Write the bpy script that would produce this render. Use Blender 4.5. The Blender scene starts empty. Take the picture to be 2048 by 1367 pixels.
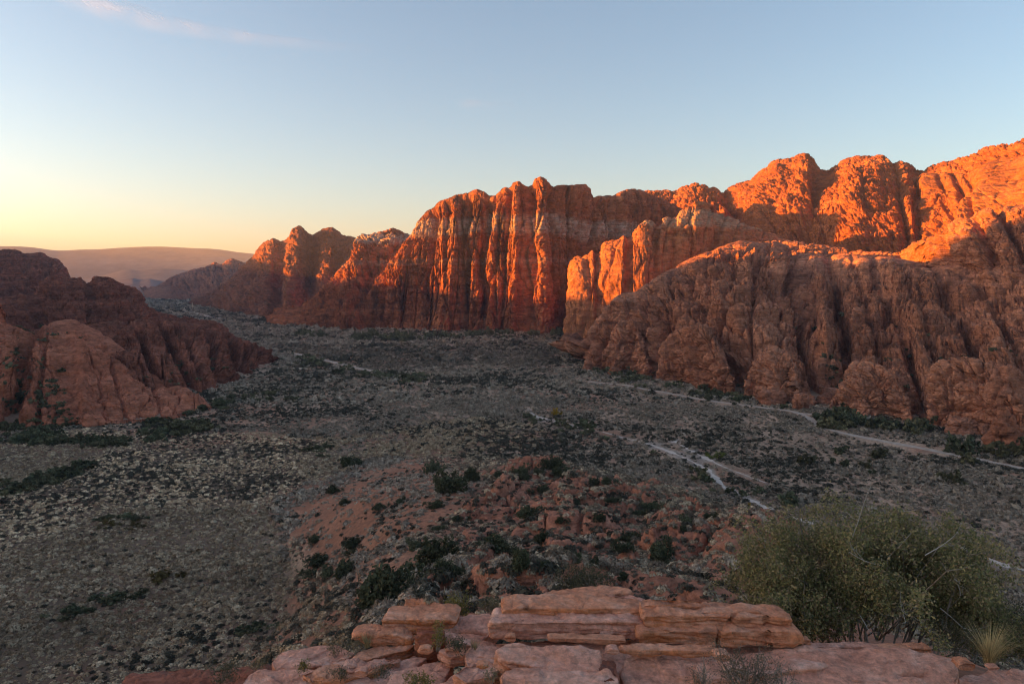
import bpy, math, random
import numpy as np
from mathutils import Vector

SC = bpy.context.scene
COL = SC.collection
rng = np.random.default_rng(7)
random.seed(7)

# ------------------------------------------------------------------ view geometry (eye 50 m above the canyon floor)
EYE = np.array([0.0, 0.0, 50.0])
FPX, UC, VC, VH = 1450.0, 1024.0, 683.5, 562.0
PITCH = math.atan((VC - VH) / FPX)
CP, SP = math.cos(PITCH), math.sin(PITCH)


def ray(u, v):
    a = (np.asarray(u, float) - UC) / FPX
    b = (VC - np.asarray(v, float)) / FPX
    return np.stack([a, CP + b * SP, -SP + b * CP], -1)


def at(u, v, y):
    """world point on the line of sight (u, v) at depth y"""
    d = ray(u, v)
    return EYE + d * (np.asarray(y, float) / d[..., 1])[..., None]


def onz(u, v, z=0.0):
    """world point on the line of sight (u, v) at height z"""
    d = ray(u, v)
    return EYE + d * ((z - EYE[2]) / d[..., 2])[..., None]


def proj(p):
    q = np.asarray(p, float) - EYE
    dep = q[..., 1] * CP - q[..., 2] * SP
    up = q[..., 1] * SP + q[..., 2] * CP
    dep = np.where(dep < 0.1, 0.1, dep)
    return UC + FPX * q[..., 0] / dep, VC - FPX * up / dep


# ------------------------------------------------------------------ noise
def _h(ix, iy, iz, seed):
    n = (ix.astype(np.int64) * 73856093) ^ (iy.astype(np.int64) * 19349663) ^ (iz.astype(np.int64) * 83492791) ^ (seed * 2654435761)
    n = (n ^ (n >> 13)) & 0xFFFFFFFF
    n = (n * 1274126177) & 0xFFFFFFFF
    n = (n ^ (n >> 16)) & 0xFFFFFFFF
    n = (n * 2246822519) & 0xFFFFFFFF
    return ((n ^ (n >> 15)) & 0xFFFFFF).astype(np.float32) / np.float32(0xFFFFFF)


def vnoise(x, y, z, seed=0):
    x0, y0, z0 = np.floor(x), np.floor(y), np.floor(z)
    fx, fy, fz = x - x0, y - y0, z - z0
    fx = fx * fx * fx * (fx * (fx * 6 - 15) + 10)
    fy = fy * fy * fy * (fy * (fy * 6 - 15) + 10)
    fz = fz * fz * fz * (fz * (fz * 6 - 15) + 10)
    r = 0
    for i in (0, 1):
        wx = fx if i else 1 - fx
        for j in (0, 1):
            wy = fy if j else 1 - fy
            for k in (0, 1):
                wz = fz if k else 1 - fz
                r = r + _h(x0 + i, y0 + j, z0 + k, seed) * wx * wy * wz
    return r * 2 - 1


def vnoise2(x, y, seed=0):
    x0, y0 = np.floor(x), np.floor(y)
    fx, fy = x - x0, y - y0
    fx = fx * fx * fx * (fx * (fx * 6 - 15) + 10)
    fy = fy * fy * fy * (fy * (fy * 6 - 15) + 10)
    z0 = np.zeros_like(x0)
    r = 0
    for i in (0, 1):
        wx = fx if i else 1 - fx
        for j in (0, 1):
            wy = fy if j else 1 - fy
            r = r + _h(x0 + i, y0 + j, z0, seed) * wx * wy
    return r * 2 - 1


def fbm2(x, y, oct=3, seed=0, gain=0.5):
    r, a = 0, 1.0
    for o in range(oct):
        r = r + a * vnoise2(x * 2 ** o + 13.7 * o, y * 2 ** o - 7.1 * o, seed + o)
        a *= gain
    return r


def fbm3(x, y, z, oct=3, seed=0, gain=0.5):
    r, a = 0, 1.0
    for o in range(oct):
        r = r + a * vnoise(x * 2 ** o + 13.7 * o, y * 2 ** o - 7.1 * o, z * 2 ** o + 3.3 * o, seed + o)
        a *= gain
    return r


def worley2(x, y, seed=0, jit=0.8):
    """F1, F2 and a random value per cell"""
    x0, y0 = np.floor(x - 0.5), np.floor(y - 0.5)
    z0 = np.zeros_like(x0)
    f1 = np.full(x.shape, 9.0, np.float32)
    f2 = np.full(x.shape, 9.0, np.float32)
    cid = np.zeros(x.shape, np.float32)
    for i in (-1, 0, 1, 2):
        for j in (-1, 0, 1, 2):
            if i in (-1, 2) and j in (-1, 2): continue
            cx, cy = x0 + i, y0 + j
            h = _h(cx, cy, z0, seed)
            hy = (h * 57.31) % 1.0
            dx = (cx + 0.5 + jit * (h - 0.5) - x).astype(np.float32)
            dy = (cy + 0.5 + jit * (hy - 0.5) - y).astype(np.float32)
            d = np.sqrt(dx * dx + dy * dy)
            near = d < f1
            f2 = np.where(near, f1, np.minimum(f2, d))
            cid = np.where(near, (h * 331.7) % 1.0, cid)
            f1 = np.where(near, d, f1)
    return f1, f2, cid


def worley3(x, y, z, seed=0, jit=0.7):
    x0, y0, z0 = np.floor(x - 0.5), np.floor(y - 0.5), np.floor(z - 0.5)
    f1 = np.full(x.shape, 9.0, np.float32)
    f2 = np.full(x.shape, 9.0, np.float32)
    cid = np.zeros(x.shape, np.float32)
    for i in (0, 1):
        for j in (0, 1):
            for k in (0, 1):
                cx, cy, cz = x0 + i, y0 + j, z0 + k
                h = _h(cx, cy, cz, seed)
                hy, hz = (h * 57.31) % 1.0, (h * 917.7) % 1.0
                dx = (cx + 0.5 + jit * (h - 0.5) - x).astype(np.float32)
                dy = (cy + 0.5 + jit * (hy - 0.5) - y).astype(np.float32)
                dz = (cz + 0.5 + jit * (hz - 0.5) - z).astype(np.float32)
                d = np.sqrt(dx * dx + dy * dy + dz * dz)
                near = d < f1
                f2 = np.where(near, f1, np.minimum(f2, d))
                cid = np.where(near, (h * 331.7) % 1.0, cid)
                f1 = np.where(near, d, f1)
    return f1, f2, cid


def smooth(a, b, x):
    t = np.clip((x - a) / (b - a), 0, 1)
    return t * t * (3 - 2 * t)


def inpoly(u, v, poly):
    poly = np.asarray(poly, float)
    r = np.zeros(np.shape(u), bool)
    n = len(poly)
    j = n - 1
    for i in range(n):
        xi, yi = poly[i]
        xj, yj = poly[j]
        c = ((yi > v) != (yj > v)) & (u < (xj - xi) * (v - yi) / (yj - yi + 1e-9) + xi)
        r ^= c
        j = i
    return r


def polydist(u, v, line):
    """distance in (u, v) to a polyline"""
    line = np.asarray(line, float)
    best = np.full(np.shape(u), 1e9)
    for (x0, y0), (x1, y1) in zip(line[:-1], line[1:]):
        dx, dy = x1 - x0, y1 - y0
        t = np.clip(((u - x0) * dx + (v - y0) * dy) / (dx * dx + dy * dy + 1e-9), 0, 1)
        best = np.minimum(best, np.hypot(u - x0 - t * dx, v - y0 - t * dy))
    return best


# ------------------------------------------------------------------ objects
def tag(o, label=None, cat=None, group=None, kind=None):
    if label: o['label'] = label
    if cat: o['category'] = cat
    if group: o['group'] = group
    if kind: o['kind'] = kind
    return o


def mesh_np(name, verts, faces, mat=None, smooth_shade=True, origin=None, cols=None):
    """one mesh from numpy arrays; faces (n, 3) or (n, 4); cols: per-vertex base colours"""
    verts = np.asarray(verts, np.float32).reshape(-1, 3)
    faces = np.asarray(faces, np.int32)
    if origin is not None:
        verts = verts - np.asarray(origin, np.float32)
    me = bpy.data.meshes.new(name)
    k = faces.shape[1]
    me.vertices.add(len(verts))
    me.vertices.foreach_set('co', verts.ravel())
    me.loops.add(faces.size)
    me.loops.foreach_set('vertex_index', faces.ravel())
    me.polygons.add(len(faces))
    me.polygons.foreach_set('loop_start', np.arange(0, faces.size, k, dtype=np.int32))
    me.polygons.foreach_set('loop_total', np.full(len(faces), k, np.int32))
    me.polygons.foreach_set('use_smooth', np.full(len(faces), smooth_shade, bool))
    if cols is not None:
        at_ = me.attributes.new('tint', 'FLOAT_COLOR', 'POINT')
        c4 = np.ones((len(verts), 4), np.float32)
        c4[:, :3] = cols
        at_.data.foreach_set('color', c4.ravel())
    me.update(calc_edges=True)
    if mat: me.materials.append(mat)
    return me


def link(name, me, parent=None, loc=None):
    o = bpy.data.objects.new(name, me)
    COL.objects.link(o)
    if parent is not None: o.parent = parent
    if loc is not None: o.location = loc
    return o


def grid_faces(n, m):
    i = np.arange(n - 1)[:, None] * m + np.arange(m - 1)[None, :]
    return np.stack([i, i + 1, i + m + 1, i + m], -1).reshape(-1, 4)


# ------------------------------------------------------------------ materials
class NT:
    def __init__(self, name):
        self.m = bpy.data.materials.new(name)
        self.m.use_nodes = True
        self.t = self.m.node_tree
        self.t.nodes.clear()
        self.out = self.n('ShaderNodeOutputMaterial')

    def n(self, typ, **kw):
        nd = self.t.nodes.new(typ)
        for k, v in kw.items():
            if k == 'ins':
                for kk, vv in v.items():
                    if isinstance(vv, bpy.types.NodeSocket):
                        self.t.links.new(vv, nd.inputs[kk])
                    else:
                        nd.inputs[kk].default_value = vv
            else:
                setattr(nd, k, v)
        return nd

    def math(self, op, a, b=0.0, c=0.0):
        nd = self.n('ShaderNodeMath', operation=op)
        for i, x in enumerate((a, b, c)):
            if isinstance(x, bpy.types.NodeSocket): self.t.links.new(x, nd.inputs[i])
            else: nd.inputs[i].default_value = x
        return nd.outputs[0]

    def ramp(self, fac, stops):
        nd = self.n('ShaderNodeValToRGB')
        self.t.links.new(fac, nd.inputs[0])
        e = nd.color_ramp.elements
        while len(e) < len(stops): e.new(0.5)
        for k, (p, c) in enumerate(stops):
            e[k].position = p
            e[k].color = (*c, 1) if not isinstance(c, (int, float)) else (c, c, c, 1)
        return nd.outputs[0]

    def mix(self, fac, a, b, blend='MIX'):
        nd = self.n('ShaderNodeMix', data_type='RGBA', blend_type=blend)
        for s, x in ((nd.inputs[0], fac), (nd.inputs[6], a), (nd.inputs[7], b)):
            if isinstance(x, bpy.types.NodeSocket): self.t.links.new(x, s)
            elif isinstance(x, (int, float)): s.default_value = x
            else: s.default_value = (*x, 1)
        return nd.outputs[2]

    def coords(self, scale=(1, 1, 1), loc=(0, 0, 0), rot=(0, 0, 0)):
        if not hasattr(self, '_tc'): self._tc = self.n('ShaderNodeNewGeometry')
        mp = self.n('ShaderNodeMapping', ins={'Scale': scale, 'Location': loc, 'Rotation': rot})
        self.t.links.new(self._tc.outputs['Position'], mp.inputs['Vector'])
        return mp.outputs[0]

    def noise(self, vec, scale, detail=4, rough=0.55, dist=0.0):
        nd = self.n('ShaderNodeTexNoise', ins={'Scale': scale, 'Detail': detail, 'Roughness': rough, 'Distortion': dist})
        self.t.links.new(vec, nd.inputs['Vector'])
        return nd.outputs[0]

    def voro(self, vec, scale, feature='F1', out=0, rnd=1.0):
        nd = self.n('ShaderNodeTexVoronoi', feature=feature, ins={'Scale': scale, 'Randomness': rnd})
        self.t.links.new(vec, nd.inputs['Vector'])
        return nd.outputs[out]

    def bump(self, h, strength, dist, prev=None):
        nd = self.n('ShaderNodeBump', ins={'Strength': strength, 'Distance': dist})
        self.t.links.new(h, nd.inputs['Height'])
        if prev is not None: self.t.links.new(prev, nd.inputs['Normal'])
        return nd.outputs[0]

    def done(self, color, normal=None, rough=0.9, spec=0.15, transl=None):
        b = self.n('ShaderNodeBsdfPrincipled', ins={'Roughness': rough, 'Specular IOR Level': spec})
        if isinstance(color, bpy.types.NodeSocket): self.t.links.new(color, b.inputs['Base Color'])
        else: b.inputs['Base Color'].default_value = (*color, 1)
        if normal is not None: self.t.links.new(normal, b.inputs['Normal'])
        sh = b.outputs[0]
        if transl:
            tr = self.n('ShaderNodeBsdfTranslucent')
            if isinstance(color, bpy.types.NodeSocket): self.t.links.new(color, tr.inputs[0])
            else: tr.inputs[0].default_value = (*color, 1)
            mx = self.n('ShaderNodeMixShader', ins={0: transl})
            self.t.links.new(sh, mx.inputs[1])
            self.t.links.new(tr.outputs[0], mx.inputs[2])
            sh = mx.outputs[0]
        self.t.links.new(sh, self.out.inputs['Surface'])
        return self.m


def rock_mat(name, c_lo, c_mid, c_hi, unit=1.0, band=None, veg=0.0, strata=0.35, streak=0.4, bump=1.0, crossbed=0.0):
    """sandstone: blotches, bedding lines, dark varnish running down, cracks; unit = size of the detail in metres"""
    k = NT(name)
    co = k.coords()
    big = k.noise(co, 0.018 / unit, 5, 0.6, 0.6)
    col = k.ramp(big, [(0.3, c_lo), (0.5, c_mid), (0.7, c_hi)])
    # bedding
    warp = k.coords((0.03 / unit, 0.03 / unit, 0.42 / unit), rot=(0.06 + crossbed, 0.05, 0))
    bed = k.noise(warp, 1.0, 5, 0.62, 0.25)
    col = k.mix(k.math('MULTIPLY', k.math('SUBTRACT', 0.58, bed), strata * 4), col, tuple(0.55 * c for c in c_lo)) if strata else col
    pale = k.ramp(bed, [(0.55, 0.0), (0.72, 1.0)])
    col = k.mix(k.math('MULTIPLY', pale, 0.35), col, tuple(min(1, c * 1.25 + 0.03) for c in c_hi))
    if band:
        for (z0, z1, bc, amt) in band:
            sep = k.n('ShaderNodeSeparateXYZ')
            k.t.links.new(k._tc.outputs['Position'], sep.inputs[0])
            zz = k.math('ADD', sep.outputs[2], k.math('MULTIPLY', k.math('SUBTRACT', k.noise(co, 0.02, 4, 0.6), 0.5), (z1 - z0) * 1.1))
            f = k.math('MULTIPLY', k.math('SMOOTH_MIN', k.math('DIVIDE', k.math('SUBTRACT', zz, z0), (z1 - z0) * 0.2), k.math('DIVIDE', k.math('SUBTRACT', z1, zz), (z1 - z0) * 0.2), 0.3), 1.0)
            cl = k.n('ShaderNodeClamp'); k.t.links.new(f, cl.inputs[0])
            var = k.ramp(k.noise(k.coords((0.12, 0.12, 0.25)), 1.0, 4), [(0.35, 0.45), (0.6, 1.0)])
            col = k.mix(k.math('MULTIPLY', k.math('MULTIPLY', cl.outputs[0], amt), var), col, bc)
    if streak:
        st = k.noise(k.coords((0.22 / unit, 0.22 / unit, 0.018 / unit)), 1.0, 4, 0.6)
        col = k.mix(k.math('MULTIPLY', k.ramp(st, [(0.5, 0.0), (0.68, 1.0)]), streak), col, (0.07, 0.032, 0.022))
    if veg:
        vg = k.noise(co, 0.35 / unit, 5, 0.7)
        geo = k.n('ShaderNodeNewGeometry')
        sp = k.n('ShaderNodeSeparateXYZ'); k.t.links.new(geo.outputs['True Normal'], sp.inputs[0])
        f = k.math('MULTIPLY', k.ramp(vg, [(0.56, 0.0), (0.62, 1.0)]), k.ramp(sp.outputs[2], [(0.35, 0.0), (0.6, 1.0)]))
        col = k.mix(k.math('MULTIPLY', f, veg), col, (0.035, 0.04, 0.025))
    # small-scale mottling: grains, stains, patina
    mot = k.ramp(k.noise(k.coords((1, 1, 1.7)), 0.42 / unit, 7, 0.72, 0.3), [(0.34, 0.6), (0.5, 1.0), (0.66, 1.32)])
    col = k.mix(1.0, col, mot, 'MULTIPLY')
    fine = k.noise(k.coords((0.25 / unit, 0.25 / unit, 2.3 / unit), rot=(0.05 + crossbed, 0.04, 0)), 1.0, 3, 0.6, 0.2)
    col = k.mix(k.ramp(fine, [(0.36, 0.5 if strata else 0.0), (0.46, 0.0)]), col, tuple(0.5 * c for c in c_lo))
    h1 = k.noise(co, 0.5 / unit, 6, 0.62)
    h2 = k.voro(k.coords((1, 1, 1.5)), 0.33 / unit, 'DISTANCE_TO_EDGE')
    h2 = k.ramp(h2, [(0.0, 0.0), (0.12, 1.0)])
    n = k.bump(bed, 0.8 * bump, 1.6 * unit)
    n = k.bump(h2, 0.35 * bump, 0.5 * unit, n)
    n = k.bump(h1, 0.9 * bump, 0.9 * unit, n)
    return k.done(col, n, 0.92, 0.1)


# ------------------------------------------------------------------ massifs: a sheet lofted from foot to crest and down the far side
def smooth1(a, n):
    if n < 1: return a
    kx = np.exp(-0.5 * (np.arange(-3 * n, 3 * n + 1) / n) ** 2)
    kx /= kx.sum()
    p = np.pad(a, ((3 * n, 3 * n), (0, 0)), mode='edge')
    return np.stack([np.convolve(p[:, c], kx, 'valid') for c in range(a.shape[1])], 1)


PROFILES = {
    'slope': [(0, 0), (0.25, 0.3), (0.5, 0.58), (0.75, 0.82), (0.92, 0.96), (1, 1)],
    'dome': [(0, 0), (0.12, 0.3), (0.3, 0.58), (0.55, 0.82), (0.8, 0.95), (1, 1)],
    'cliff': [(0, 0), (0.2, 0.05), (0.36, 0.13), (0.46, 0.4), (0.56, 0.72), (0.68, 0.88), (0.84, 0.97), (1, 1)],
    'talus': [(0, 0), (0.4, 0.25), (0.6, 0.45), (0.7, 0.8), (0.85, 0.95), (1, 1)],
}


def loft(name, mat, C, B, prof, ns, nf, nb, back, layers, sm=3, pw=None, prof2='slope', bpow=2.2, seed=0, skirt=5.0, floor=-6.0, crest_calm=0.6):
    """C, B: (n, 3) crest and foot points in matching order. Returns the object and its grid of points and normals."""
    C, B = np.asarray(C, float), np.asarray(B, float)
    d = np.r_[0, np.cumsum(0.5 * np.linalg.norm(np.diff(C, axis=0), axis=1) + 0.5 * np.linalg.norm(np.diff(B, axis=0), axis=1) + 1e-3)]
    # even in the picture rather than in metres, so that near rock gets more points
    uc, vc = proj(C); ub, vb = proj(B)
    dp = np.r_[0, np.cumsum(np.hypot(np.diff(uc), np.diff(vc)) + np.hypot(np.diff(ub), np.diff(vb)) + 1.0)]
    dp = 0.75 * dp / dp[-1] + 0.25 * d / d[-1]
    ss = np.linspace(0, 1, ns)
    cs = np.stack([np.interp(ss, dp, C[:, i]) for i in range(3)], 1)
    bs = np.stack([np.interp(ss, dp, B[:, i]) for i in range(3)], 1)
    k = np.interp(ss, dp, pw) if pw is not None else np.ones(ns)
    cs, bs = smooth1(cs, sm), smooth1(bs, sm * 3)
    alen = np.interp(ss, dp, d)
    tt = np.linspace(0, 1, nf)
    pa, pb = np.array(PROFILES[prof]), np.array(PROFILES[prof2])

    def prof_eval(p):
        l = np.r_[0, np.cumsum(np.hypot(np.diff(p[:, 0]), np.diff(p[:, 1])))]
        l /= l[-1]
        q = np.linspace(0, 1, 200)
        a = np.stack([np.interp(q, l, p[:, 0]), np.interp(q, l, p[:, 1])], 1)
        a = smooth1(a, 6); a -= a[0]; a /= a[-1]
        return np.interp(tt, q, a[:, 0]), np.interp(tt, q, a[:, 1])
    ha, za = prof_eval(pa); hb, zb = prof_eval(pb)
    hh = k[:, None] * ha + (1 - k[:, None]) * hb
    zz = k[:, None] * za + (1 - k[:, None]) * zb
    G = np.empty((ns, nf + nb + 1, 3))
    dv = cs - bs
    G[:, 1:nf + 1, :2] = bs[:, None, :2] + dv[:, None, :2] * hh[..., None]
    G[:, 1:nf + 1, 2] = bs[:, None, 2] + dv[:, None, 2] * zz
    out = dv[:, :2] / (np.linalg.norm(dv[:, :2], axis=1, keepdims=True) + 1e-6)
    out = smooth1(out, max(4, ns // 25))
    out /= np.linalg.norm(out, axis=1, keepdims=True)
    bk = np.asarray(back, float)
    bk = np.interp(ss, dp, bk) if bk.ndim else np.full(ns, float(bk))
    bk = bk * np.clip(cs[:, 2] / 25.0, 0.06, 1)
    q = np.linspace(0, 1, nb + 1)[1:] ** 1.3
    G[:, nf + 1:, :2] = cs[:, None, :2] + out[:, None, :] * (q[None, :, None] * bk[:, None, None])
    G[:, nf + 1:, 2] = floor + (cs[:, 2:3] - floor) * (1 - q[None, :] ** bpow)
    G[:, 0] = G[:, 1]
    G[:, 0, 2] -= skirt
    # undisplaced normals
    ga, gb = np.gradient(G, axis=0), np.gradient(G, axis=1)
    N = np.cross(ga, gb)
    N /= np.linalg.norm(N, axis=2, keepdims=True) + 1e-9
    # outward = towards the foot / up
    sgn = np.sign(np.mean(N[:, nf // 3:nf, 2]))
    N *= sgn
    A = np.broadcast_to(alen[:, None], G.shape[:2])
    Bl = np.zeros(G.shape[:2])
    Bl[:, 1:] = np.cumsum(np.linalg.norm(np.diff(G, axis=1), axis=2), axis=1)
    T = np.broadcast_to(np.r_[0, tt, 1 + q][None, :], G.shape[:2])
    U, V = proj(G)
    env = dict(A=A, B=Bl, T=T, U=U, V=V, G=G)
    D = np.zeros(G.shape[:2])
    for li, L in enumerate(layers):
        kind = L[0]
        amp = L[1](env) if callable(L[1]) else L[1]
        sd = seed * 101 + li * 17
        if kind == 'pil':          # rounded pillars or blocks split by cracks along the fall line
            ca, cb, w, warp = L[2:6]
            wa = fbm2(A / (ca * 2.1), Bl / (cb * 0.9), 2, sd + 3) * warp
            wb = fbm2(A / (ca * 2.3) + 9, Bl / (cb * 1.1), 2, sd + 5) * warp
            f1, f2, cid = worley2(A / ca + wa, Bl / cb + wb, sd)
            e = np.clip((f2 - f1) / w, 0, 1)
            D = D + amp * ((1 - (1 - e) ** 2) - 1 + (cid - 0.5) * 0.55)
        elif kind == 'blk':        # boulders
            c, zs, w = L[2:5]
            X, Y, Z = [(G[..., i] + D * N[..., i]) for i in range(3)]
            wx = vnoise(X / c * 0.6, Y / c * 0.6, Z / c * 0.6, sd + 2) * 0.45
            wy = vnoise(X / c * 0.7 + 5, Y / c * 0.7, Z / c * 0.7, sd + 4) * 0.45
            f1, f2, cid = worley3(X / c + wx, Y / c + wy, Z / (c * zs) + wx - wy, sd)
            e = np.clip((f2 - f1) / w, 0, 1)
            D = D + amp * ((1 - (1 - e) ** 2) - 1 + (cid - 0.5) * (0.6 + 0.5 * smooth(0.3, 0.15, w)))
        elif kind == 'fbm':
            c, oc = L[2:4]
            zs = L[4] if len(L) > 4 else 1.0
            D = D + amp * fbm3(G[..., 0] / c, G[..., 1] / c, G[..., 2] / (c * zs), oc, sd)
        elif kind == 'str':        # ledges: beds weather back at their foot
            per = L[2]
            ph = G[..., 2] / per + 0.8 * fbm3(G[..., 0] / (per * 9), G[..., 1] / (per * 9), G[..., 2] / (per * 5), 2, sd)
            fr = ph - np.floor(ph)
            hb_ = _h(np.floor(ph), np.zeros_like(ph), np.zeros_like(ph), sd + 7)
            D = D + amp * (np.sqrt(np.clip(1 - (2 * fr - 1) ** 2, 0, 1)) - 0.7 + (hb_ - 0.5) * 1.2)
        elif kind == 'bed':        # thin notches along bedding planes, tilted and broken
            per = L[2]
            tilt = L[3] if len(L) > 3 else 0.05
            zz_ = G[..., 2] + tilt * G[..., 0] + per * 1.3 * fbm3(G[..., 0] / (per * 14), G[..., 1] / (per * 14), G[..., 2] / (per * 9), 2, sd)
            ph = zz_ / per
            fr = ph - np.floor(ph)
            hb_ = _h(np.floor(ph), np.zeros_like(ph), np.zeros_like(ph), sd + 7)
            brk = smooth(-0.5, 0.3, vnoise(G[..., 0] / (per * 5), G[..., 1] / (per * 5), ph * 0.7, sd + 9))
            D = D - amp * brk * (0.35 + hb_) * np.exp(-((fr - 0.5) / 0.16) ** 2) + amp * 0.5 * (hb_ - 0.5)
        elif kind == 'gul':        # a gully or a rib along a line in (U at crest -> U at foot)
            for (u1, u0, wd, ga_) in L[2]:
                wob = fbm2(Bl / 40.0, A * 0 + u1, 2, sd + 1) * 6
                line = u0 + (u1 - u0) * np.clip(T, 0, 1) + wob
                x = (U - line) / wd
                D = D + amp * ga_ * np.exp(-x * x)
        elif kind == 'fn':
            D = D + L[1](env)
    D = D * (1 - crest_calm * smooth(0.78, 1.0, T))
    D[:, -1] = 0
    G = G + N * D[..., None]
    V_ = G.reshape(-1, 3)
    fc = grid_faces(ns, nf + nb + 1)
    if sgn > 0: fc = fc[:, ::-1]
    org = np.array([bs[:, 0].mean(), bs[:, 1].mean(), 0.0])
    o = link(name, mesh_np(name, V_, fc, mat, True, org), loc=org)
    env.update(P=G, N=N, D=D, obj=o)
    return o, env


def uvy(rows):
    r = np.array(rows, float)
    return at(r[:, 0], r[:, 1], r[:, 2])


def uvf(rows):
    r = np.array(rows, float)
    return onz(r[:, 0], r[:, 1], 0.0)
# ------------------------------------------------------------------ camera, sky, sun
cam_d = bpy.data.cameras.new('camera')
cam_d.sensor_width = 36.0
cam_d.lens = 36.0 * FPX / 2048.0
cam_d.clip_start, cam_d.clip_end = 0.1, 60000.0
cam = bpy.data.objects.new('camera', cam_d)
COL.objects.link(cam)
cam.location = EYE
cam.rotation_euler = (math.radians(90) - PITCH, 0, 0)
SC.camera = cam

SUN_AZ, SUN_EL = math.radians(-91.0), math.radians(6.5)      # azimuth from the view axis, positive to the right
SUN_DIR = Vector((math.sin(SUN_AZ) * math.cos(SUN_EL), math.cos(SUN_AZ) * math.cos(SUN_EL), math.sin(SUN_EL)))
sd_ = bpy.data.lights.new('sun', 'SUN')
sd_.energy = 5.0
sd_.angle = math.radians(0.5)
sd_.color = (1.0, 0.355, 0.015)
sun = bpy.data.objects.new('sun', sd_)
COL.objects.link(sun)
sun.location = (-300, 80, 400)
sun.rotation_euler = (-SUN_DIR).to_track_quat('-Z', 'Y').to_euler()

wd = bpy.data.worlds.new('World')
SC.world = wd
wd.use_nodes = True
wt = wd.node_tree
wt.nodes.clear()
sky = wt.nodes.new('ShaderNodeTexSky')
sky.sky_type = 'NISHITA'
sky.sun_disc = False
sky.sun_elevation = SUN_EL
sky.sun_rotation = SUN_AZ
sky.altitude = 900
sky.air_density = 1.0
sky.dust_density = 3.2
sky.ozone_density = 1.35
bg = wt.nodes.new('ShaderNodeBackground')
bg.inputs[1].default_value = 0.088
wo = wt.nodes.new('ShaderNodeOutputWorld')
wt.links.new(sky.outputs[0], bg.inputs[0])
wt.links.new(bg.outputs[0], wo.inputs[0])

vs = SC.view_settings
SC.display_settings.display_device = 'sRGB'
vs.view_transform = 'Standard'
vs.look = 'None'
vs.exposure = 2.0
vs.gamma = 1.0
SC.render.engine = 'CYCLES'
cy = SC.cycles
cy.use_denoising = True
cy.filter_width = 1.15
cy.max_bounces = 6
cy.diffuse_bounces = 2
cy.glossy_bounces = 1
cy.transmission_bounces = 2
cy.transparent_max_bounces = 8
cy.volume_bounces = 0

# ------------------------------------------------------------------ evening haze
hz = bpy.data.materials.new('evening_haze')
hz.use_nodes = True
hz.cycles.volume_sampling = 'DISTANCE'
ht = hz.node_tree
ht.nodes.clear()
pv = ht.nodes.new('ShaderNodeVolumePrincipled')
pv.inputs['Color'].default_value = (0.74, 0.74, 0.92, 1)
pv.inputs['Density'].default_value = 0.8e-4
pv.inputs['Anisotropy'].default_value = 0.2
ho = ht.nodes.new('ShaderNodeOutputMaterial')
ht.links.new(pv.outputs[0], ho.inputs['Volume'])
X, Y0, Y1, Z0, Z1 = 17000, -1500, 17000, -150, 420
hv = np.array([(a, b, c) for a in (-X, X) for b in (Y0, Y1) for c in (Z0, Z1)], float)
hf = np.array([(0, 1, 3, 2), (4, 6, 7, 5), (0, 4, 5, 1), (2, 3, 7, 6), (0, 2, 6, 4), (1, 5, 7, 3)])
tag(link('haze', mesh_np('haze', hv, hf, hz, False)), 'thin evening haze filling the canyon and the far plain', kind='stuff')

# thin cirrus, high above
k_ = bpy.data.materials.new('cirrus')
k_.use_nodes = True
ct = k_.node_tree; ct.nodes.clear()
def cn(t, **kw):
    n = ct.nodes.new(t)
    for a, b in kw.items():
        if isinstance(b, bpy.types.NodeSocket): ct.links.new(b, n.inputs[a])
        else: n.inputs[a].default_value = b
    return n
uvn = ct.nodes.new('ShaderNodeAttribute'); uvn.attribute_name = 'tint'
sx = ct.nodes.new('ShaderNodeSeparateColor'); ct.links.new(uvn.outputs['Color'], sx.inputs[0])
geo_ = ct.nodes.new('ShaderNodeNewGeometry')
mp_ = cn('ShaderNodeMapping', Vector=geo_.outputs['Position'], Scale=(0.0011, 0.0004, 0.001), Rotation=(0, 0, 0.55))
ns_ = cn('ShaderNodeTexNoise', Vector=mp_.outputs[0], Scale=1.6, Detail=7.0, Roughness=0.62, Distortion=0.8)
m1 = ct.nodes.new('ShaderNodeMath'); m1.operation = 'MULTIPLY'; ct.links.new(sx.outputs[0], m1.inputs[0])
rp = ct.nodes.new('ShaderNodeValToRGB'); ct.links.new(ns_.outputs[0], rp.inputs[0]); rp.color_ramp.elements[0].position = 0.3; rp.color_ramp.elements[1].position = 0.75
ct.links.new(rp.outputs[0], m1.inputs[1])
m2 = ct.nodes.new('ShaderNodeMath'); m2.operation = 'MULTIPLY'; ct.links.new(m1.outputs[0], m2.inputs[0]); m2.inputs[1].default_value = 0.4
tr_ = cn('ShaderNodeBsdfTransparent')
df_ = cn('ShaderNodeBsdfTranslucent', Color=(0.95, 0.95, 0.97, 1))
df2 = cn('ShaderNodeBsdfDiffuse', Color=(0.95, 0.95, 0.97, 1))
ad_ = ct.nodes.new('ShaderNodeAddShader'); ct.links.new(df_.outputs[0], ad_.inputs[0]); ct.links.new(df2.outputs[0], ad_.inputs[1])
mx_ = ct.nodes.new('ShaderNodeMixShader'); ct.links.new(m2.outputs[0], mx_.inputs[0]); ct.links.new(tr_.outputs[0], mx_.inputs[1]); ct.links.new(ad_.outputs[0], mx_.inputs[2])
co_ = ct.nodes.new('ShaderNodeOutputMaterial'); ct.links.new(mx_.outputs[0], co_.inputs['Surface'])


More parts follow.
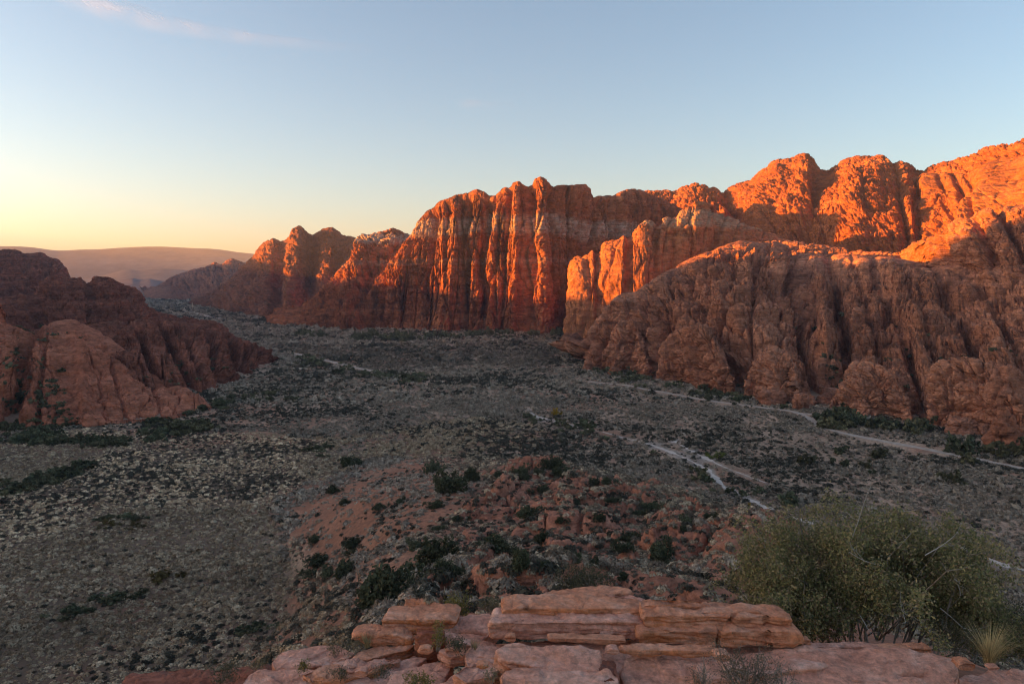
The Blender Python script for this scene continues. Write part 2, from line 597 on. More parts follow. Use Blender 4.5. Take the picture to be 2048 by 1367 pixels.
def cirrus(label, line, width, strength, alt=6000.0):
    r = np.array(line, float)
    c = onz(r[:, 0], r[:, 1], alt)
    q = np.linspace(0, len(c) - 1, 60)
    P = np.stack([np.interp(q, np.arange(len(c)), c[:, i]) for i in range(3)], 1)
    t = np.gradient(P, axis=0); t /= np.linalg.norm(t, axis=1, keepdims=True)
    nn = np.stack([-t[:, 1], t[:, 0], 0 * t[:, 0]], 1)
    e = np.linspace(-1, 1, 13)
    w = width * np.interp(q / q[-1], [0, 0.25, 1], [0.9, 1.0, 0.45])
    V = P[:, None] + nn[:, None] * (e[None, :, None] * w[:, None, None] * 0.5)
    V[..., 2] += 120 * (1 - e[None, :] ** 2)
    fade = np.clip(1 - np.abs(e) ** 1.5, 0, 1)[None, :] * np.interp(q / q[-1], [0, 0.12, 0.4, 1], [0, 1, 0.8, 0])[:, None] * strength
    C_ = np.repeat(fade.reshape(-1, 1), 3, axis=1)
    tag(link('cirrus_cloud', mesh_np('cirrus_cloud', V.reshape(-1, 3), grid_faces(60, 13), k_, True, None, C_)), label, kind='structure')


cirrus('thin wispy white cloud streak high at the upper left', [(120, -30), (200, 12), (300, 45), (420, 66), (540, 84), (640, 94), (760, 104)], 1700, 1.0)
cirrus('faint short wisp of cloud over the tall cliff', [(920, 208), (960, 211), (1000, 214), (1040, 213)], 1400, 0.3)
# ------------------------------------------------------------------ rock colours
RED = dict(c_lo=(0.277, 0.082, 0.041), c_mid=(0.405, 0.131, 0.059), c_hi=(0.495, 0.192, 0.097))
M_cliff = rock_mat('cliff_sandstone', **RED, unit=3.0, streak=0.85, strata=0.5,
                   band=[(94, 118, (0.50, 0.38, 0.30), 0.8), (66, 74, (0.42, 0.26, 0.19), 0.5)])
M_bright = rock_mat('pale_capped_sandstone', (0.330, 0.114, 0.052), (0.450, 0.163, 0.069), (0.555, 0.241, 0.124), unit=2.6, streak=0.35, strata=0.3,
                    band=[(95, 112, (0.48, 0.34, 0.22), 0.7)])
M_hump = rock_mat('brown_sandstone', (0.33, 0.128, 0.075), (0.48, 0.195, 0.113), (0.57, 0.26, 0.16), unit=1.6, streak=0.25, strata=0.5, veg=0.5)
M_mount = rock_mat('orange_sandstone', (0.29, 0.088, 0.036), (0.40, 0.128, 0.05), (0.47, 0.168, 0.072), unit=3.2, streak=0.3, strata=0.4, veg=0.8)
M_dome = rock_mat('smooth_orange_sandstone', (0.30, 0.10, 0.036), (0.37, 0.13, 0.046), (0.42, 0.155, 0.058), unit=4.0, streak=0.12, strata=0.35, bump=0.9)
M_far = rock_mat('far_dark_red_rock', (0.225, 0.078, 0.044), (0.330, 0.121, 0.065), (0.405, 0.163, 0.091), unit=5.0, streak=0.25, strata=0.2, veg=0.7)
M_left = rock_mat('dark_red_layered_rock', (0.20, 0.065, 0.042), (0.29, 0.098, 0.06), (0.38, 0.14, 0.09), unit=1.7, streak=0.45, strata=0.6, veg=0.6)
M_salmon = rock_mat('salmon_slickrock', (0.375, 0.125, 0.072), (0.510, 0.173, 0.097), (0.600, 0.227, 0.134), unit=1.4, streak=0.25, strata=0.5, crossbed=0.35)
M_mesa = rock_mat('mesa_rock', (0.09, 0.075, 0.085), (0.12, 0.095, 0.1), (0.15, 0.115, 0.12), unit=40.0, streak=0.0, bump=0.15)

MASSIF = {}


def massif(key, name, label, mat, rows, prof, ns, nf, nb, back, layers, turn=None, **kw):
    """rows: crest u, v, depth, foot u, v (on the floor) [, foot depth]"""
    rows = [list(r) for r in rows]
    if turn:
        (u0, y0, b0), (u1, y1, b1) = turn      # swing the wall round: depth offsets of crest and foot at two picture columns
        for r in rows:
            t_ = min(1, max(0, (r[0] - u0) / (u1 - u0)))
            r[2] += y0 + (y1 - y0) * t_
            if len(r) > 5: r[5] += b0 + (b1 - b0) * t_
            elif b0 or b1: r[4] += b0 + (b1 - b0) * t_
    C = uvy([r[:3] for r in rows])
    B = np.array([onz(r[3], r[4], 0.0) if len(r) < 6 or r[5] is None else at(r[3], r[4], r[5]) for r in rows])
    o, env = loft(name, mat, C, B, prof, ns, nf, nb, back, layers, **kw)
    tag(o, label, kind='structure')
    MASSIF[key] = env
    return env


# main cliff in the middle
massif('cliff', 'sandstone_cliff', 'tall red cliff of vertical pillars in the middle, its left flank lit orange', M_cliff, [
    (695, 664, 700, 692, 669), (712, 630, 715, 700, 669), (735, 590, 725, 715, 668), (765, 548, 735, 735, 668),
    (795, 505, 745, 765, 667), (822, 465, 750, 790, 667), (835, 440, 752, 805, 666), (850, 422, 755, 820, 666), (878, 400, 757, 850, 666), (892, 396, 757, 865, 665),
    (912, 386, 757, 890, 664), (930, 381, 757, 910, 663), (955, 375, 757, 940, 663), (975, 383, 757, 965, 662), (988, 388, 757, 980, 662), (1003, 374, 756, 995, 662),
    (1018, 372, 753, 1010, 661), (1024, 364, 752, 1022, 661), (1040, 362, 752, 1035, 661), (1050, 368, 753, 1045, 661), (1062, 366, 752, 1055, 662), (1068, 356, 751, 1064, 663), (1080, 353, 750, 1075, 664),
    (1094, 357, 751, 1090, 663), (1104, 369, 757, 1100, 661), (1140, 369, 772, 1130, 659), (1172, 367, 788, 1160, 657), (1182, 377, 795, 1172, 655),
    (1186, 391, 815, 1185, 653), (1228, 389, 840, 1220, 651), (1262, 377, 870, 1255, 649), (1285, 381, 895, 1290, 647), (1330, 400, 930, 1340, 645), (1390, 432, 960, 1410, 644), (1450, 465, 990, 1480, 644)],
    'cliff', 1100, 380, 90, [60] * 5 + [160] * 3 + [320] * 27, [
        ('fbm', 9.0, 60, 2, 3.0),
        ('gul', 0.75, [(975, 962, 7, -17), (1060, 1068, 8, -15), (1105, 1110, 5, -12), (1184, 1187, 5, -16), (940, 922, 6, -13), (868, 838, 5, -8), (1015, 1008, 4, -8), (1145, 1142, 3, -8), (1225, 1222, 4, -8), (1262, 1258, 4, -7),
                      (1000, 986, 9, 9), (1042, 1030, 9, 12), (1080, 1088, 9, 8), (915, 893, 9, 9), (888, 876, 5, 7)]),
        ('pil', lambda e: 6 * smooth(1.25, 0.8, e['T']) + 3, 34, 200, 0.2, 0.2),
        ('pil', 4.0, 13, 70, 0.18, 0.25),
        ('pil', 1.6, 5.5, 34, 0.2, 0.25),
        ('blk', 2.2, 13, 1.8, 0.2),
        ('blk', 1.1, 5.0, 1.1, 0.2),
        ('bed', 0.9, 9.0, 0.02), ('bed', 0.5, 3.6, 0.02)],
    pw=[0.1, 0.15, 0.2, 0.3, 0.35, 0.4, 0.5, 0.6, 0.7, 0.8] + [1.0] * 25, sm=2, seed=3, bpow=2.2, crest_calm=0.85, turn=((700, 60, -9), (1075, -12, 5)))

# sunlit ridge in front of its right end
massif('bright', 'sunlit_ridge', 'bright orange jagged ridge with a pale cap right of the tall cliff', M_bright, [
    (1128, 610, 600, 1128, 662), (1134, 560, 602, 1132, 662), (1140, 536, 606, 1136, 662), (1152, 520, 612, 1145, 662), (1178, 508, 618, 1165, 661), (1185, 500, 622, 1180, 660), (1200, 502, 628, 1200, 660),
    (1208, 484, 632, 1215, 660), (1230, 476, 636, 1235, 660), (1248, 468, 638, 1250, 660), (1262, 470, 640, 1265, 660), (1275, 450, 640, 1280, 660), (1300, 443, 642, 1305, 660), (1318, 446, 646, 1325, 660),
    (1328, 432, 650, 1340, 660), (1352, 428, 655, 1365, 660), (1382, 414, 660, 1395, 660), (1408, 403, 665, 1420, 660), (1428, 408, 672, 1440, 658), (1442, 424, 680, 1460, 656),
    (1478, 441, 690, 1500, 652), (1505, 452, 700, 1530, 650), (1540, 466, 720, 1570, 650), (1640, 500, 760, 1660, 650)],
    'talus', 700, 300, 80, 90, [
        ('gul', 1.0, [(1192, 1188, 5, -9), (1255, 1222, 6, -10), (1316, 1300, 5, -9), (1350, 1345, 8, -8), (1432, 1440, 9, -10), (1160, 1150, 14, 6), (1290, 1275, 12, 6), (1395, 1405, 10, 6)]),
        ('pil', 7, 24, 70, 0.3, 0.3),
        ('blk', 3.4, 14, 1.8, 0.22),
        ('blk', 1.6, 6, 1.3, 0.2),
        ('blk', 0.8, 3.0, 0.9, 0.2),
        ('bed', 0.6, 4.5),
        ('fbm', 4.0, 35, 3)], sm=2, seed=5, turn=((1128, 45, -5), (1250, -10, 0)))

# brown hump in front on the right, running out of the frame
massif('hump', 'sandstone_hump', 'broad brown rock hump with gullies on the right, only its crest still sunlit', M_hump, [
    (1152, 712, 440, 1148, 722), (1162, 688, 438, 1152, 726), (1178, 655, 438, 1165, 730), (1200, 622, 440, 1185, 735), (1228, 594, 442, 1215, 738), (1250, 585, 444, 1240, 743), (1268, 583, 446, 1262, 747),
    (1292, 562, 452, 1285, 752), (1325, 542, 460, 1310, 758), (1355, 526, 470, 1340, 763), (1395, 508, 480, 1370, 770), (1440, 490, 492, 1410, 778), (1482, 478, 500, 1455, 788), (1515, 481, 502, 1500, 797),
    (1545, 475, 505, 1545, 803), (1580, 486, 500, 1600, 812), (1610, 503, 490, 1655, 822), (1650, 508, 478, 1715, 832), (1700, 507, 464, 1775, 843), (1750, 514, 450, 1835, 853),
    (1805, 517, 436, 1890, 864), (1850, 528, 424, 1950, 878), (1900, 530, 412, 2020, 892), (1960, 522, 398, 2100, 908), (2030, 515, 382, 2200, 925), (2110, 530, 365, 2310, 945), (2220, 540, 350, 2450, 970)],
    'dome', 1300, 440, 100, [150] * 16 + [90] * 11, [
        ('gul', 1.0, [(1296, 1240, 6, -6), (1345, 1290, 6, -5), (1215, 1200, 4, -5), (1425, 1385, 6, -4), (1540, 1478, 8, -6), (1598, 1632, 11, -24), (1655, 1712, 8, -17), (1702, 1790, 8, -5), (1740, 1850, 8, -8),
                      (1800, 1915, 8, -4), (1865, 2000, 11, -11), (1930, 2090, 12, -5), (1630, 1672, 9, 5), (1775, 1885, 16, 4)]),
        ('fbm', 7.0, 60, 2),
        ('blk', lambda e: 8.0 * smooth(1.2, 0.75, e['T']) + 1, 34, 1.0, 0.6),
        ('blk', lambda e: 5.0 * smooth(1.15, 0.8, e['T']) + 0.6, 17, 1.0, 0.28),
        ('blk', lambda e: 2.0 - 1.2 * smooth(0.8, 1.0, e['T']), 8.5, 0.85, 0.16),
        ('blk', lambda e: (0.9 + 1.3 * smooth(1560, 1800, e['U']) * smooth(1.0, 0.6, e['T'])) * (1 - 0.6 * smooth(0.8, 1.0, e['T'])), 4.2, 0.65, 0.17),
        ('blk', 0.4, 2.0, 0.55, 0.2),
        ('bed', 0.6, 3.3), ('bed', 0.3, 1.25, 0.08)], sm=3, seed=8, crest_calm=0.8, pw=[1.0] * 12 + [0.9, 0.8, 0.6, 0.45, 0.3, 0.2, 0.15, 0.1, 0.1, 0.1, 0.1, 0.1, 0.1, 0.1, 0.1])

# lower rock domes stepping out in front of the hump
def front_dome(key, label, u0, u1, vb0, vb1, vt, lean, step, seed):
    """from u0 to u1 along the foot, top at vt; the crest stands 'step' metres behind the foot"""
    rows = []
    for t in np.linspace(0, 1, 13):
        vb = vb0 + (vb1 - vb0) * t
        y = 50.0 * FPX / (vb - VH)
        hgt = (1 - abs(2 * t - 1) ** 2.6) ** 0.75
        uc = u0 + (u1 - u0) * (0.06 + 0.88 * t) + lean * hgt
        yc = y + step * (0.15 + 0.85 * hgt)
        vgr = VH + 50.0 * FPX / yc
        rows.append((uc, vgr - 3 + (vt - vgr + 3) * hgt, yc, u0 + (u1 - u0) * t, vb + 3 * math.sin(9 * t + seed)))
    massif(key, 'sandstone_dome', label, M_hump, rows, 'dome', 230, 130, 24, 26, [
        ('fbm', 2.5, 22, 2), ('pil', 1.6, 9, 26, 0.16, 0.45), ('blk', 2.6, 11, 1.0, 0.32), ('blk', 1.3, 5, 0.8, 0.17), ('blk', 0.6, 2.4, 0.6, 0.18), ('bed', 0.5, 2.4), ('bed', 0.25, 0.95, 0.08)], sm=1, seed=seed, crest_calm=0.5)


front_dome('dome_a', 'narrow rock dome leaning at the left end of the brown hump', 1200, 1300, 738, 752, 640, 6, 16, 81)
front_dome('dome_b', 'large cracked rock dome in front of the middle of the brown hump', 1292, 1482, 757, 794, 652, -4, 24, 83)
front_dome('dome_c', 'round rock dome left of the deep gully of the brown hump', 1478, 1622, 796, 818, 694, 2, 16, 85)
front_dome('dome_d', 'rubbly rock dome right of the deep gully of the brown hump', 1672, 1838, 826, 852, 722, -22, 16, 87)
front_dome('dome_e', 'broad rock dome on the lower right slope of the brown hump', 1826, 2090, 850, 902, 712, -30, 20, 89)

# shaded rubble slope climbing behind the hump towards the right edge
massif('sideslope', 'shaded_rock_slope', 'dark rubbly rock slope in shadow between the brown hump and the sunlit mountains', M_hump, [
    (1470, 500, 600, 1480, 560, 520), (1500, 484, 600, 1510, 560, 515), (1550, 480, 595, 1560, 560, 510), (1600, 482, 585, 1620, 560, 505), (1660, 490, 570, 1690, 560, 495), (1720, 497, 545, 1760, 560, 480), (1780, 500, 515, 1830, 560, 455),
    (1820, 497, 490, 1880, 560, 430), (1850, 482, 456, 1915, 560, 400), (1880, 460, 438, 1950, 560, 380), (1910, 440, 427, 1985, 560, 368), (1945, 424, 418, 2025, 560, 360), (1985, 413, 412, 2070, 560, 352), (2030, 410, 406, 2120, 560, 344), (2090, 402, 400, 2200, 560, 335), (2200, 395, 392, 2330, 560, 325)],
    'slope', 700, 220, 50, 70, [
        ('gul', 1.0, [(1880, 1930, 9, -8), (1935, 2000, 9, -8), (1990, 2070, 10, -9), (1790, 1830, 10, -6), (1700, 1725, 9, -5)]),
        ('fbm', 6, 60, 3), ('blk', 4, 20, 0.9, 0.45), ('blk', 2.2, 8, 0.8, 0.25), ('blk', 1.2, 3.6, 0.7, 0.2), ('bed', 0.5, 3.0)], sm=3, seed=61)

# sunlit mountains at the back right
massif('mount', 'orange_mountain', 'high rough orange mountain ridge on the right skyline in full evening sun', M_mount, [
    (1240, 420, 1150, 1260, 560, 860), (1290, 376, 1140, 1310, 560, 850), (1312, 378, 1130, 1340, 560, 840), (1345, 382, 1120, 1375, 560, 830), (1388, 367, 1110, 1415, 560, 820), (1425, 373, 1110, 1455, 560, 810),
    (1462, 370, 1110, 1490, 558, 800), (1500, 358, 1105, 1520, 556, 790), (1525, 335, 1100, 1550, 555, 780), (1550, 318, 1098, 1580, 555, 775), (1580, 312, 1098, 1605, 555, 770), (1610, 304, 1098, 1630, 555, 765),
    (1632, 314, 1100, 1660, 556, 760), (1652, 327, 1105, 1690, 557, 755), (1690, 320, 1100, 1720, 558, 750), (1725, 318, 1095, 1750, 560, 745), (1762, 310, 1090, 1790, 560, 740), (1790, 307, 1085, 1820, 560, 740),
    (1815, 318, 1085, 1850, 560, 740), (1838, 327, 1090, 1880, 560, 740), (1875, 322, 1100, 1920, 560, 740), (1910, 316, 1090, 1960, 560, 740), (1945, 305, 1070, 2000, 560, 735), (1985, 293, 1050, 2050, 560, 730),
    (2050, 279, 1030, 2120, 560, 720), (2150, 258, 1020, 2230, 560, 720), (2300, 250, 1020, 2380, 560, 720)],
    'slope', 950, 330, 70, 300, [
        ('gul', 1.0, [(1445, 1500, 14, -22), (1655, 1600, 20, -17), (1640, 1650, 12, -9), (1788, 1815, 12, -17), (1845, 1850, 16, -10), (1550, 1500, 16, 10), (1735, 1700, 40, 14)]),
        ('fbm', 10, 110, 3),
        ('pil', 4, 40, 110, 0.3, 0.4),
        ('blk', 4.5, 24, 1.0, 0.5),
        ('pil', 2.4, 14, 24, 0.4, 0.5),
        ('blk', 2.6, 9.5, 0.9, 0.35),
        ('blk', 1.7, 4.6, 0.8, 0.3), ('blk', 0.7, 2.4, 0.8, 0.35)], sm=3, seed=11, turn=((1300, 40, 20), (2100, -380, -250)), crest_calm=0.5)

massif('smoothdome', 'smooth_orange_dome', 'smooth bright orange rock dome with long grooves below the skyline at far right', M_dome, [
    (1796, 470, 830, 1800, 600, 640), (1806, 430, 835, 1815, 600, 630), (1815, 390, 840, 1835, 600, 625), (1835, 356, 845, 1860, 600, 620), (1862, 346, 848, 1895, 600, 610), (1890, 344, 850, 1930, 600, 600),
    (1930, 346, 850, 1975, 600, 590), (1965, 340, 850, 2020, 600, 580), (2000, 328, 850, 2070, 600, 575), (2048, 312, 850, 2130, 600, 570), (2130, 300, 850, 2230, 600, 565), (2300, 290, 850, 2400, 600, 560)],
    'slope', 600, 260, 50, 160, [
        ('gul', 1.0, [(1905, 1960, 7, -9), (1878, 1915, 6, -6), (1930, 2000, 5, -5), (1850, 1850, 12, 8), (1990, 1920, 30, 12)]),
        ('fbm', 9, 120, 3),
        ('blk', 2.0, 22, 0.8, 0.18), ('bed', 0.6, 6.0, 0.25),
        ('pil', lambda e: 3.0 * smooth(0.65, 0.4, e['T']) + 0.6, 18, 45, 0.4, 0.4),
        ('pil', lambda e: 1.6 * smooth(0.65, 0.4, e['T']) + 0.15, 7, 16, 0.4, 0.4),
        ('blk', lambda e: 1.0 * smooth(0.65, 0.4, e['T']) + 0.1, 4.0, 0.8, 0.5)], sm=5, seed=13, turn=((1800, 0, 0), (2100, -240, -170)))

# hills left of the cliff, each farther away
massif('shoulder', 'red_shoulder_hill', 'red rock hill with a rounded glowing shoulder just left of the tall cliff', M_cliff, [
    (530, 634, 880, 528, 640), (570, 620, 870, 560, 645), (610, 604, 870, 590, 650), (645, 578, 880, 615, 655), (672, 545, 900, 640, 657), (692, 520, 930, 660, 659), (705, 508, 950, 680, 660),
    (728, 490, 980, 700, 660), (742, 476, 1000, 715, 660), (765, 464, 1010, 740, 660), (786, 454, 1015, 765, 660), (805, 462, 1015, 790, 660), (826, 474, 1015, 820, 660), (850, 490, 1015, 850, 660), (900, 520, 1015, 900, 660)],
    'dome', 480, 230, 50, 200, [
        ('gul', 1.0, [(735, 700, 26, 16), (700, 640, 12, -8)]),
        ('fbm', 5, 50, 3), ('pil', 4, 26, 70, 0.3, 0.3), ('blk', 3.5, 15, 1.2, 0.4), ('pil', 2.0, 9, 22, 0.35, 0.4), ('blk', 1.8, 6, 0.9, 0.4), ('blk', 0.9, 3, 0.9, 0.4), ('str', 0.6, 6)], sm=2, seed=17)
massif('hill', 'dark_ridge_hill', 'dark craggy hill with an orange lit upper slope, middle distance left of centre', M_far, [
    (380, 602, 1600, 378, 607), (405, 592, 1560, 395, 612), (430, 575, 1530, 415, 618), (455, 556, 1510, 435, 624), (475, 538, 1500, 455, 628), (492, 522, 1490, 470, 631), (510, 500, 1480, 490, 633), (528, 484, 1470, 505, 635),
    (545, 475, 1460, 520, 637), (562, 474, 1450, 540, 638), (580, 464, 1440, 560, 640), (600, 454, 1430, 580, 641), (612, 460, 1420, 595, 642), (632, 463, 1415, 615, 643), (650, 457, 1410, 635, 644), (664, 452, 1400, 650, 645),
    (685, 460, 1395, 670, 645), (705, 466, 1390, 690, 645), (720, 478, 1385, 705, 645), (735, 500, 1380, 730, 645), (790, 530, 1380, 800, 645)],
    'slope', 520, 240, 40, 350, [
        ('gul', 1.0, [(560, 540, 14, -18), (625, 610, 14, -20), (690, 660, 14, -16), (600, 575, 14, 14), (505, 470, 12, -12)]),
        ('fbm', 9, 100, 3), ('pil', 5, 45, 90, 0.35, 0.4), ('blk', 5, 26, 1.0, 0.45), ('blk', 3.2, 11, 0.9, 0.45), ('blk', 1.8, 5.5, 0.9, 0.45)], sm=2, seed=19)
massif('farhill', 'far_low_ridge', 'low dark ridge fading in haze at the mouth of the canyon', M_far, [
    (288, 586, 2500, 286, 589), (304, 576, 2480, 300, 591), (325, 562, 2450, 318, 593), (348, 547, 2420, 340, 595), (372, 540, 2400, 365, 597), (392, 534, 2380, 385, 598), (412, 530, 2360, 405, 599), (428, 523, 2350, 420, 600),
    (442, 529, 2340, 435, 601), (456, 519, 2330, 450, 602), (466, 517, 2330, 460, 602), (480, 523, 2330, 475, 603), (505, 530, 2330, 500, 604), (580, 545, 2330, 580, 605)],
    'slope', 260, 120, 24, 500, [
        ('pil', 10, 70, 140, 0.55, 0.35), ('pil', 6, 26, 50, 0.5, 0.35), ('fbm', 14, 150, 3), ('blk', 3, 10, 0.9, 0.5)], sm=1, seed=23)

# rocks on the left
massif('leftback', 'left_background_hill', 'purplish rock hill with knobbly crest at the left edge against the far mesa', M_left, [
    (-420, 482, 900, -300, 610, 760), (-250, 484, 920, -200, 610, 780), (-120, 488, 940, -100, 610, 790), (-40, 500, 950, -40, 610, 800), (0, 495, 950, 0, 610, 800), (30, 494, 950, 25, 610, 800), (50, 504, 945, 45, 610, 800),
    (68, 507, 940, 60, 612, 800), (82, 503, 935, 75, 614, 800), (92, 513, 930, 85, 616, 800), (104, 514, 925, 98, 618, 800), (112, 513, 920, 108, 618, 800), (122, 522, 915, 118, 618, 800), (132, 535, 910, 128, 618, 800), (140, 552, 905, 140, 618, 800), (155, 580, 900, 160, 620, 800)],
    'dome', 420, 190, 40, 220, [
        ('fbm', 5, 60, 3), ('pil', 4, 30, 50, 0.3, 0.4), ('blk', 5.0, 18, 0.8, 0.35), ('blk', 2.8, 8, 0.7, 0.25), ('blk', 1.5, 4, 0.7, 0.22), ('bed', 0.9, 6)], sm=1, seed=29)
massif('leftridge', 'left_layered_ridge', 'dark red ledgy ridge stepping down to the right behind the salmon slickrock', M_left, [
    (-300, 590, 560, -280, 700, 480), (-80, 600, 580, -80, 700, 490), (20, 592, 600, 20, 695, 500), (58, 582, 610, 60, 692, 500), (75, 566, 620, 85, 690, 505), (95, 553, 630, 110, 690, 508), (118, 550, 635, 135, 690, 510), (140, 557, 640, 160, 688, 512),
    (160, 556, 645, 180, 686, 516), (176, 564, 648, 195, 685, 520), (190, 554, 650, 210, 684, 524), (205, 557, 652, 225, 684, 528), (222, 556, 655, 242, 684, 532), (240, 566, 655, 260, 684, 536), (256, 574, 655, 275, 684, 540),
    (272, 576, 655, 288, 684, 545), (282, 592, 650, 300, 684, 550), (292, 612, 645, 315, 684, 555), (315, 622, 640, 340, 684, 560), (350, 630, 630, 375, 684, 562), (385, 640, 620, 410, 686, 562), (412, 640, 612, 435, 688, 560), (430, 640, 606, 455, 692, 556), (450, 655, 600, 475, 696, 552), (480, 680, 590, 500, 700, 548)],
    'dome', 620, 230, 50, 130, [
        ('gul', 1.0, [(62, 70, 14, -10), (178, 190, 8, -5)]),
        ('fbm', 3, 40, 3), ('blk', 4.2, 16, 0.6, 0.35), ('blk', 2.6, 7, 0.45, 0.25), ('blk', 1.5, 3.4, 0.4, 0.22), ('bed', 1.5, 4.6), ('bed', 0.7, 1.9)], sm=1, seed=31)
massif('leftfins', 'left_dark_fins', 'dark red rock fins with striped sides ending at the valley floor on the left', M_left, [
    (60, 660, 400, 60, 810), (150, 650, 410, 180, 806), (215, 640, 420, 250, 800), (265, 636, 430, 310, 795), (310, 634, 440, 360, 792), (345, 636, 450, 405, 788), (375, 645, 455, 435, 780), (405, 650, 465, 455, 772),
    (428, 655, 472, 470, 766), (450, 672, 478, 485, 760), (470, 674, 484, 500, 755), (492, 680, 488, 515, 750), (512, 684, 492, 528, 744), (530, 694, 495, 538, 737), (542, 708, 490, 545, 728), (550, 722, 480, 550, 724)],
    'dome', 640, 260, 50, 90, [
        ('gul', 1.0, [(255, 330, 8, -9), (318, 395, 9, -11), (345, 425, 5, -6), (415, 452, 8, -8), (455, 492, 7, -8), (480, 520, 6, -6), (512, 532, 5, -5)]),
        ('fbm', 3, 30, 3), ('pil', 3.0, 11, 40, 0.25, 0.3), ('blk', 2.0, 8, 0.8, 0.25), ('blk', 1.1, 3.4, 0.5, 0.22), ('blk', 0.5, 1.7, 0.5, 0.25), ('bed', 0.9, 2.8), ('bed', 0.45, 1.2)], sm=2, seed=37)
massif('salmon', 'salmon_slickrock_hill', 'smooth salmon slickrock slope with fine cracks at the left edge above the valley floor', M_salmon, [
    (-420, 560, 330, -420, 862), (-200, 585, 335, -220, 858), (-60, 590, 340, -90, 855), (-10, 588, 342, -40, 852), (12, 600, 344, -10, 851), (26, 640, 344, 20, 850), (50, 650, 346, 60, 849), (90, 642, 350, 110, 847), (135, 640, 355, 165, 845), (170, 648, 358, 205, 843),
    (200, 660, 358, 235, 842), (235, 682, 354, 265, 840), (268, 706, 348, 290, 838), (300, 738, 338, 315, 836), (330, 756, 328, 340, 833), (360, 772, 318, 365, 829), (385, 784, 308, 385, 823), (402, 800, 294, 400, 815), (412, 812, 280, 412, 816)],
    'slope', 800, 320, 60, 70, [
        ('gul', 1.0, [(60, 20, 16, -11), (20, -40, 14, -8), (90, 75, 6, -4), (150, 170, 14, 3), (210, 255, 5, -2.2), (300, 320, 5, -2.0)]),
        ('fbm', 4.5, 42, 4),
        ('pil', lambda e: 1.8 + 4.0 * smooth(110, 30, e['U']), 20, 30, 0.16, 0.5),
        ('blk', lambda e: 0.9 + 2.4 * smooth(110, 40, e['U']), 8, 0.8, 0.2),
        ('blk', lambda e: 0.45 + 1.3 * smooth(110, 40, e['U']), 3.4, 0.6, 0.22),
        ('blk', 0.25, 1.5, 0.5, 0.25),
        ('bed', 0.35, 2.2, -0.25), ('bed', 0.22, 0.9, -0.3), ('fbm', 0.5, 6, 3)], sm=3, seed=41)

# unseen west wall, added left of the view; crest shaped to cast the evening shade
WC = np.array([(-640, -500, 170), (-700, -100, 200), (-760, 250, 236), (-790, 350, 238), (-800, 392, 234), (-804, 404, 210), (-808, 418, 168), (-813, 442, 146), (-818, 490, 130), (-825, 545, 140), (-835, 620, 130), (-840, 780, 126), (-870, 900, 128), (-960, 1090, 135), (-1060, 1350, 160), (-1560, 2050, 200), (-2400, 3100, 200)], float)
WB = WC.copy(); WB[:, 0] += [160] * len(WB); WB[:, 1] -= 40; WB[:, 2] = 0
o_, e_ = loft('shade_wall', M_left, WC, WB, 'dome', 420, 70, 24, 260, [
    ('pil', 12, 50, 110, 0.5, 0.3), ('pil', 5, 20, 40, 0.5, 0.3), ('fbm', 10, 120, 3)], sm=2, seed=43)
tag(o_, 'unseen rock wall added beyond the left edge to shade the canyon', kind='structure')

# ------------------------------------------------------------------ boulders at the foot of the hump
M_bould = rock_mat('boulder_sandstone', (0.29, 0.108, 0.062), (0.40, 0.165, 0.10), (0.48, 0.225, 0.145), unit=0.9, streak=0.1, strata=0.5)


def boulder(u, v, w, h, label, seed, deep=0.9):
    """a rounded, jointed boulder whose foot shows at (u, v), w by h pixels"""
    p = onz(u, v, 0.0)
    y = p[1]
    rx, rz = 0.5 * w / FPX * y, h / FPX * y
    nu, nv = 72, 46
    th = np.linspace(0, 2 * np.pi, nu, endpoint=False)
    ph = np.linspace(-0.5 * np.pi, 0.5 * np.pi, nv)
    T_, P_ = np.meshgrid(th, ph, indexing='ij')
    cx, cy_ = np.cos(T_), np.sin(T_)
    sq = lambda a, e: np.sign(a) * np.abs(a) ** e
    X = sq(cx, 0.8) * np.cos(P_) ** 0.7; Y_ = sq(cy_, 0.8) * np.cos(P_) ** 0.7; Z = sq(np.sin(P_), 0.8)
    N_ = np.stack([X, Y_, Z], -1)
    S = np.stack([X * rx, Y_ * rx * deep, Z * rz * 0.62 + rz * 0.38], -1)
    q = S + p + seed
    m_ = max(rx, rz)
    D = 0.16 * m_ * fbm3(q[..., 0] / m_, q[..., 1] / m_, q[..., 2] / m_, 3, 700 + seed)
    for c, a in ((0.75, 0.14), (0.36, 0.06), (0.16, 0.025)):
        f1, f2, cid = worley3(q[..., 0] / (m_ * c), q[..., 1] / (m_ * c), q[..., 2] / (m_ * c * 0.7), 720 + seed)
        D += a * m_ * ((1 - (1 - np.clip((f2 - f1) / 0.2, 0, 1)) ** 2) - 1 + (cid - 0.5) * 0.7)
    S = S + N_ * D[..., None]
    i = np.arange(nu)[:, None] * nv + np.arange(nv - 1)[None]
    j = ((np.arange(nu)[:, None] + 1) % nu) * nv + np.arange(nv - 1)[None]
    F = np.stack([i, j, j + 1, i + 1], -1).reshape(-1, 4)
    o = link('boulder', mesh_np('boulder', S.reshape(-1, 3), F, M_bould), loc=(p[0], p[1] + rx * deep * 0.8, p[2]))
    return tag(o, label, 'boulder', None)


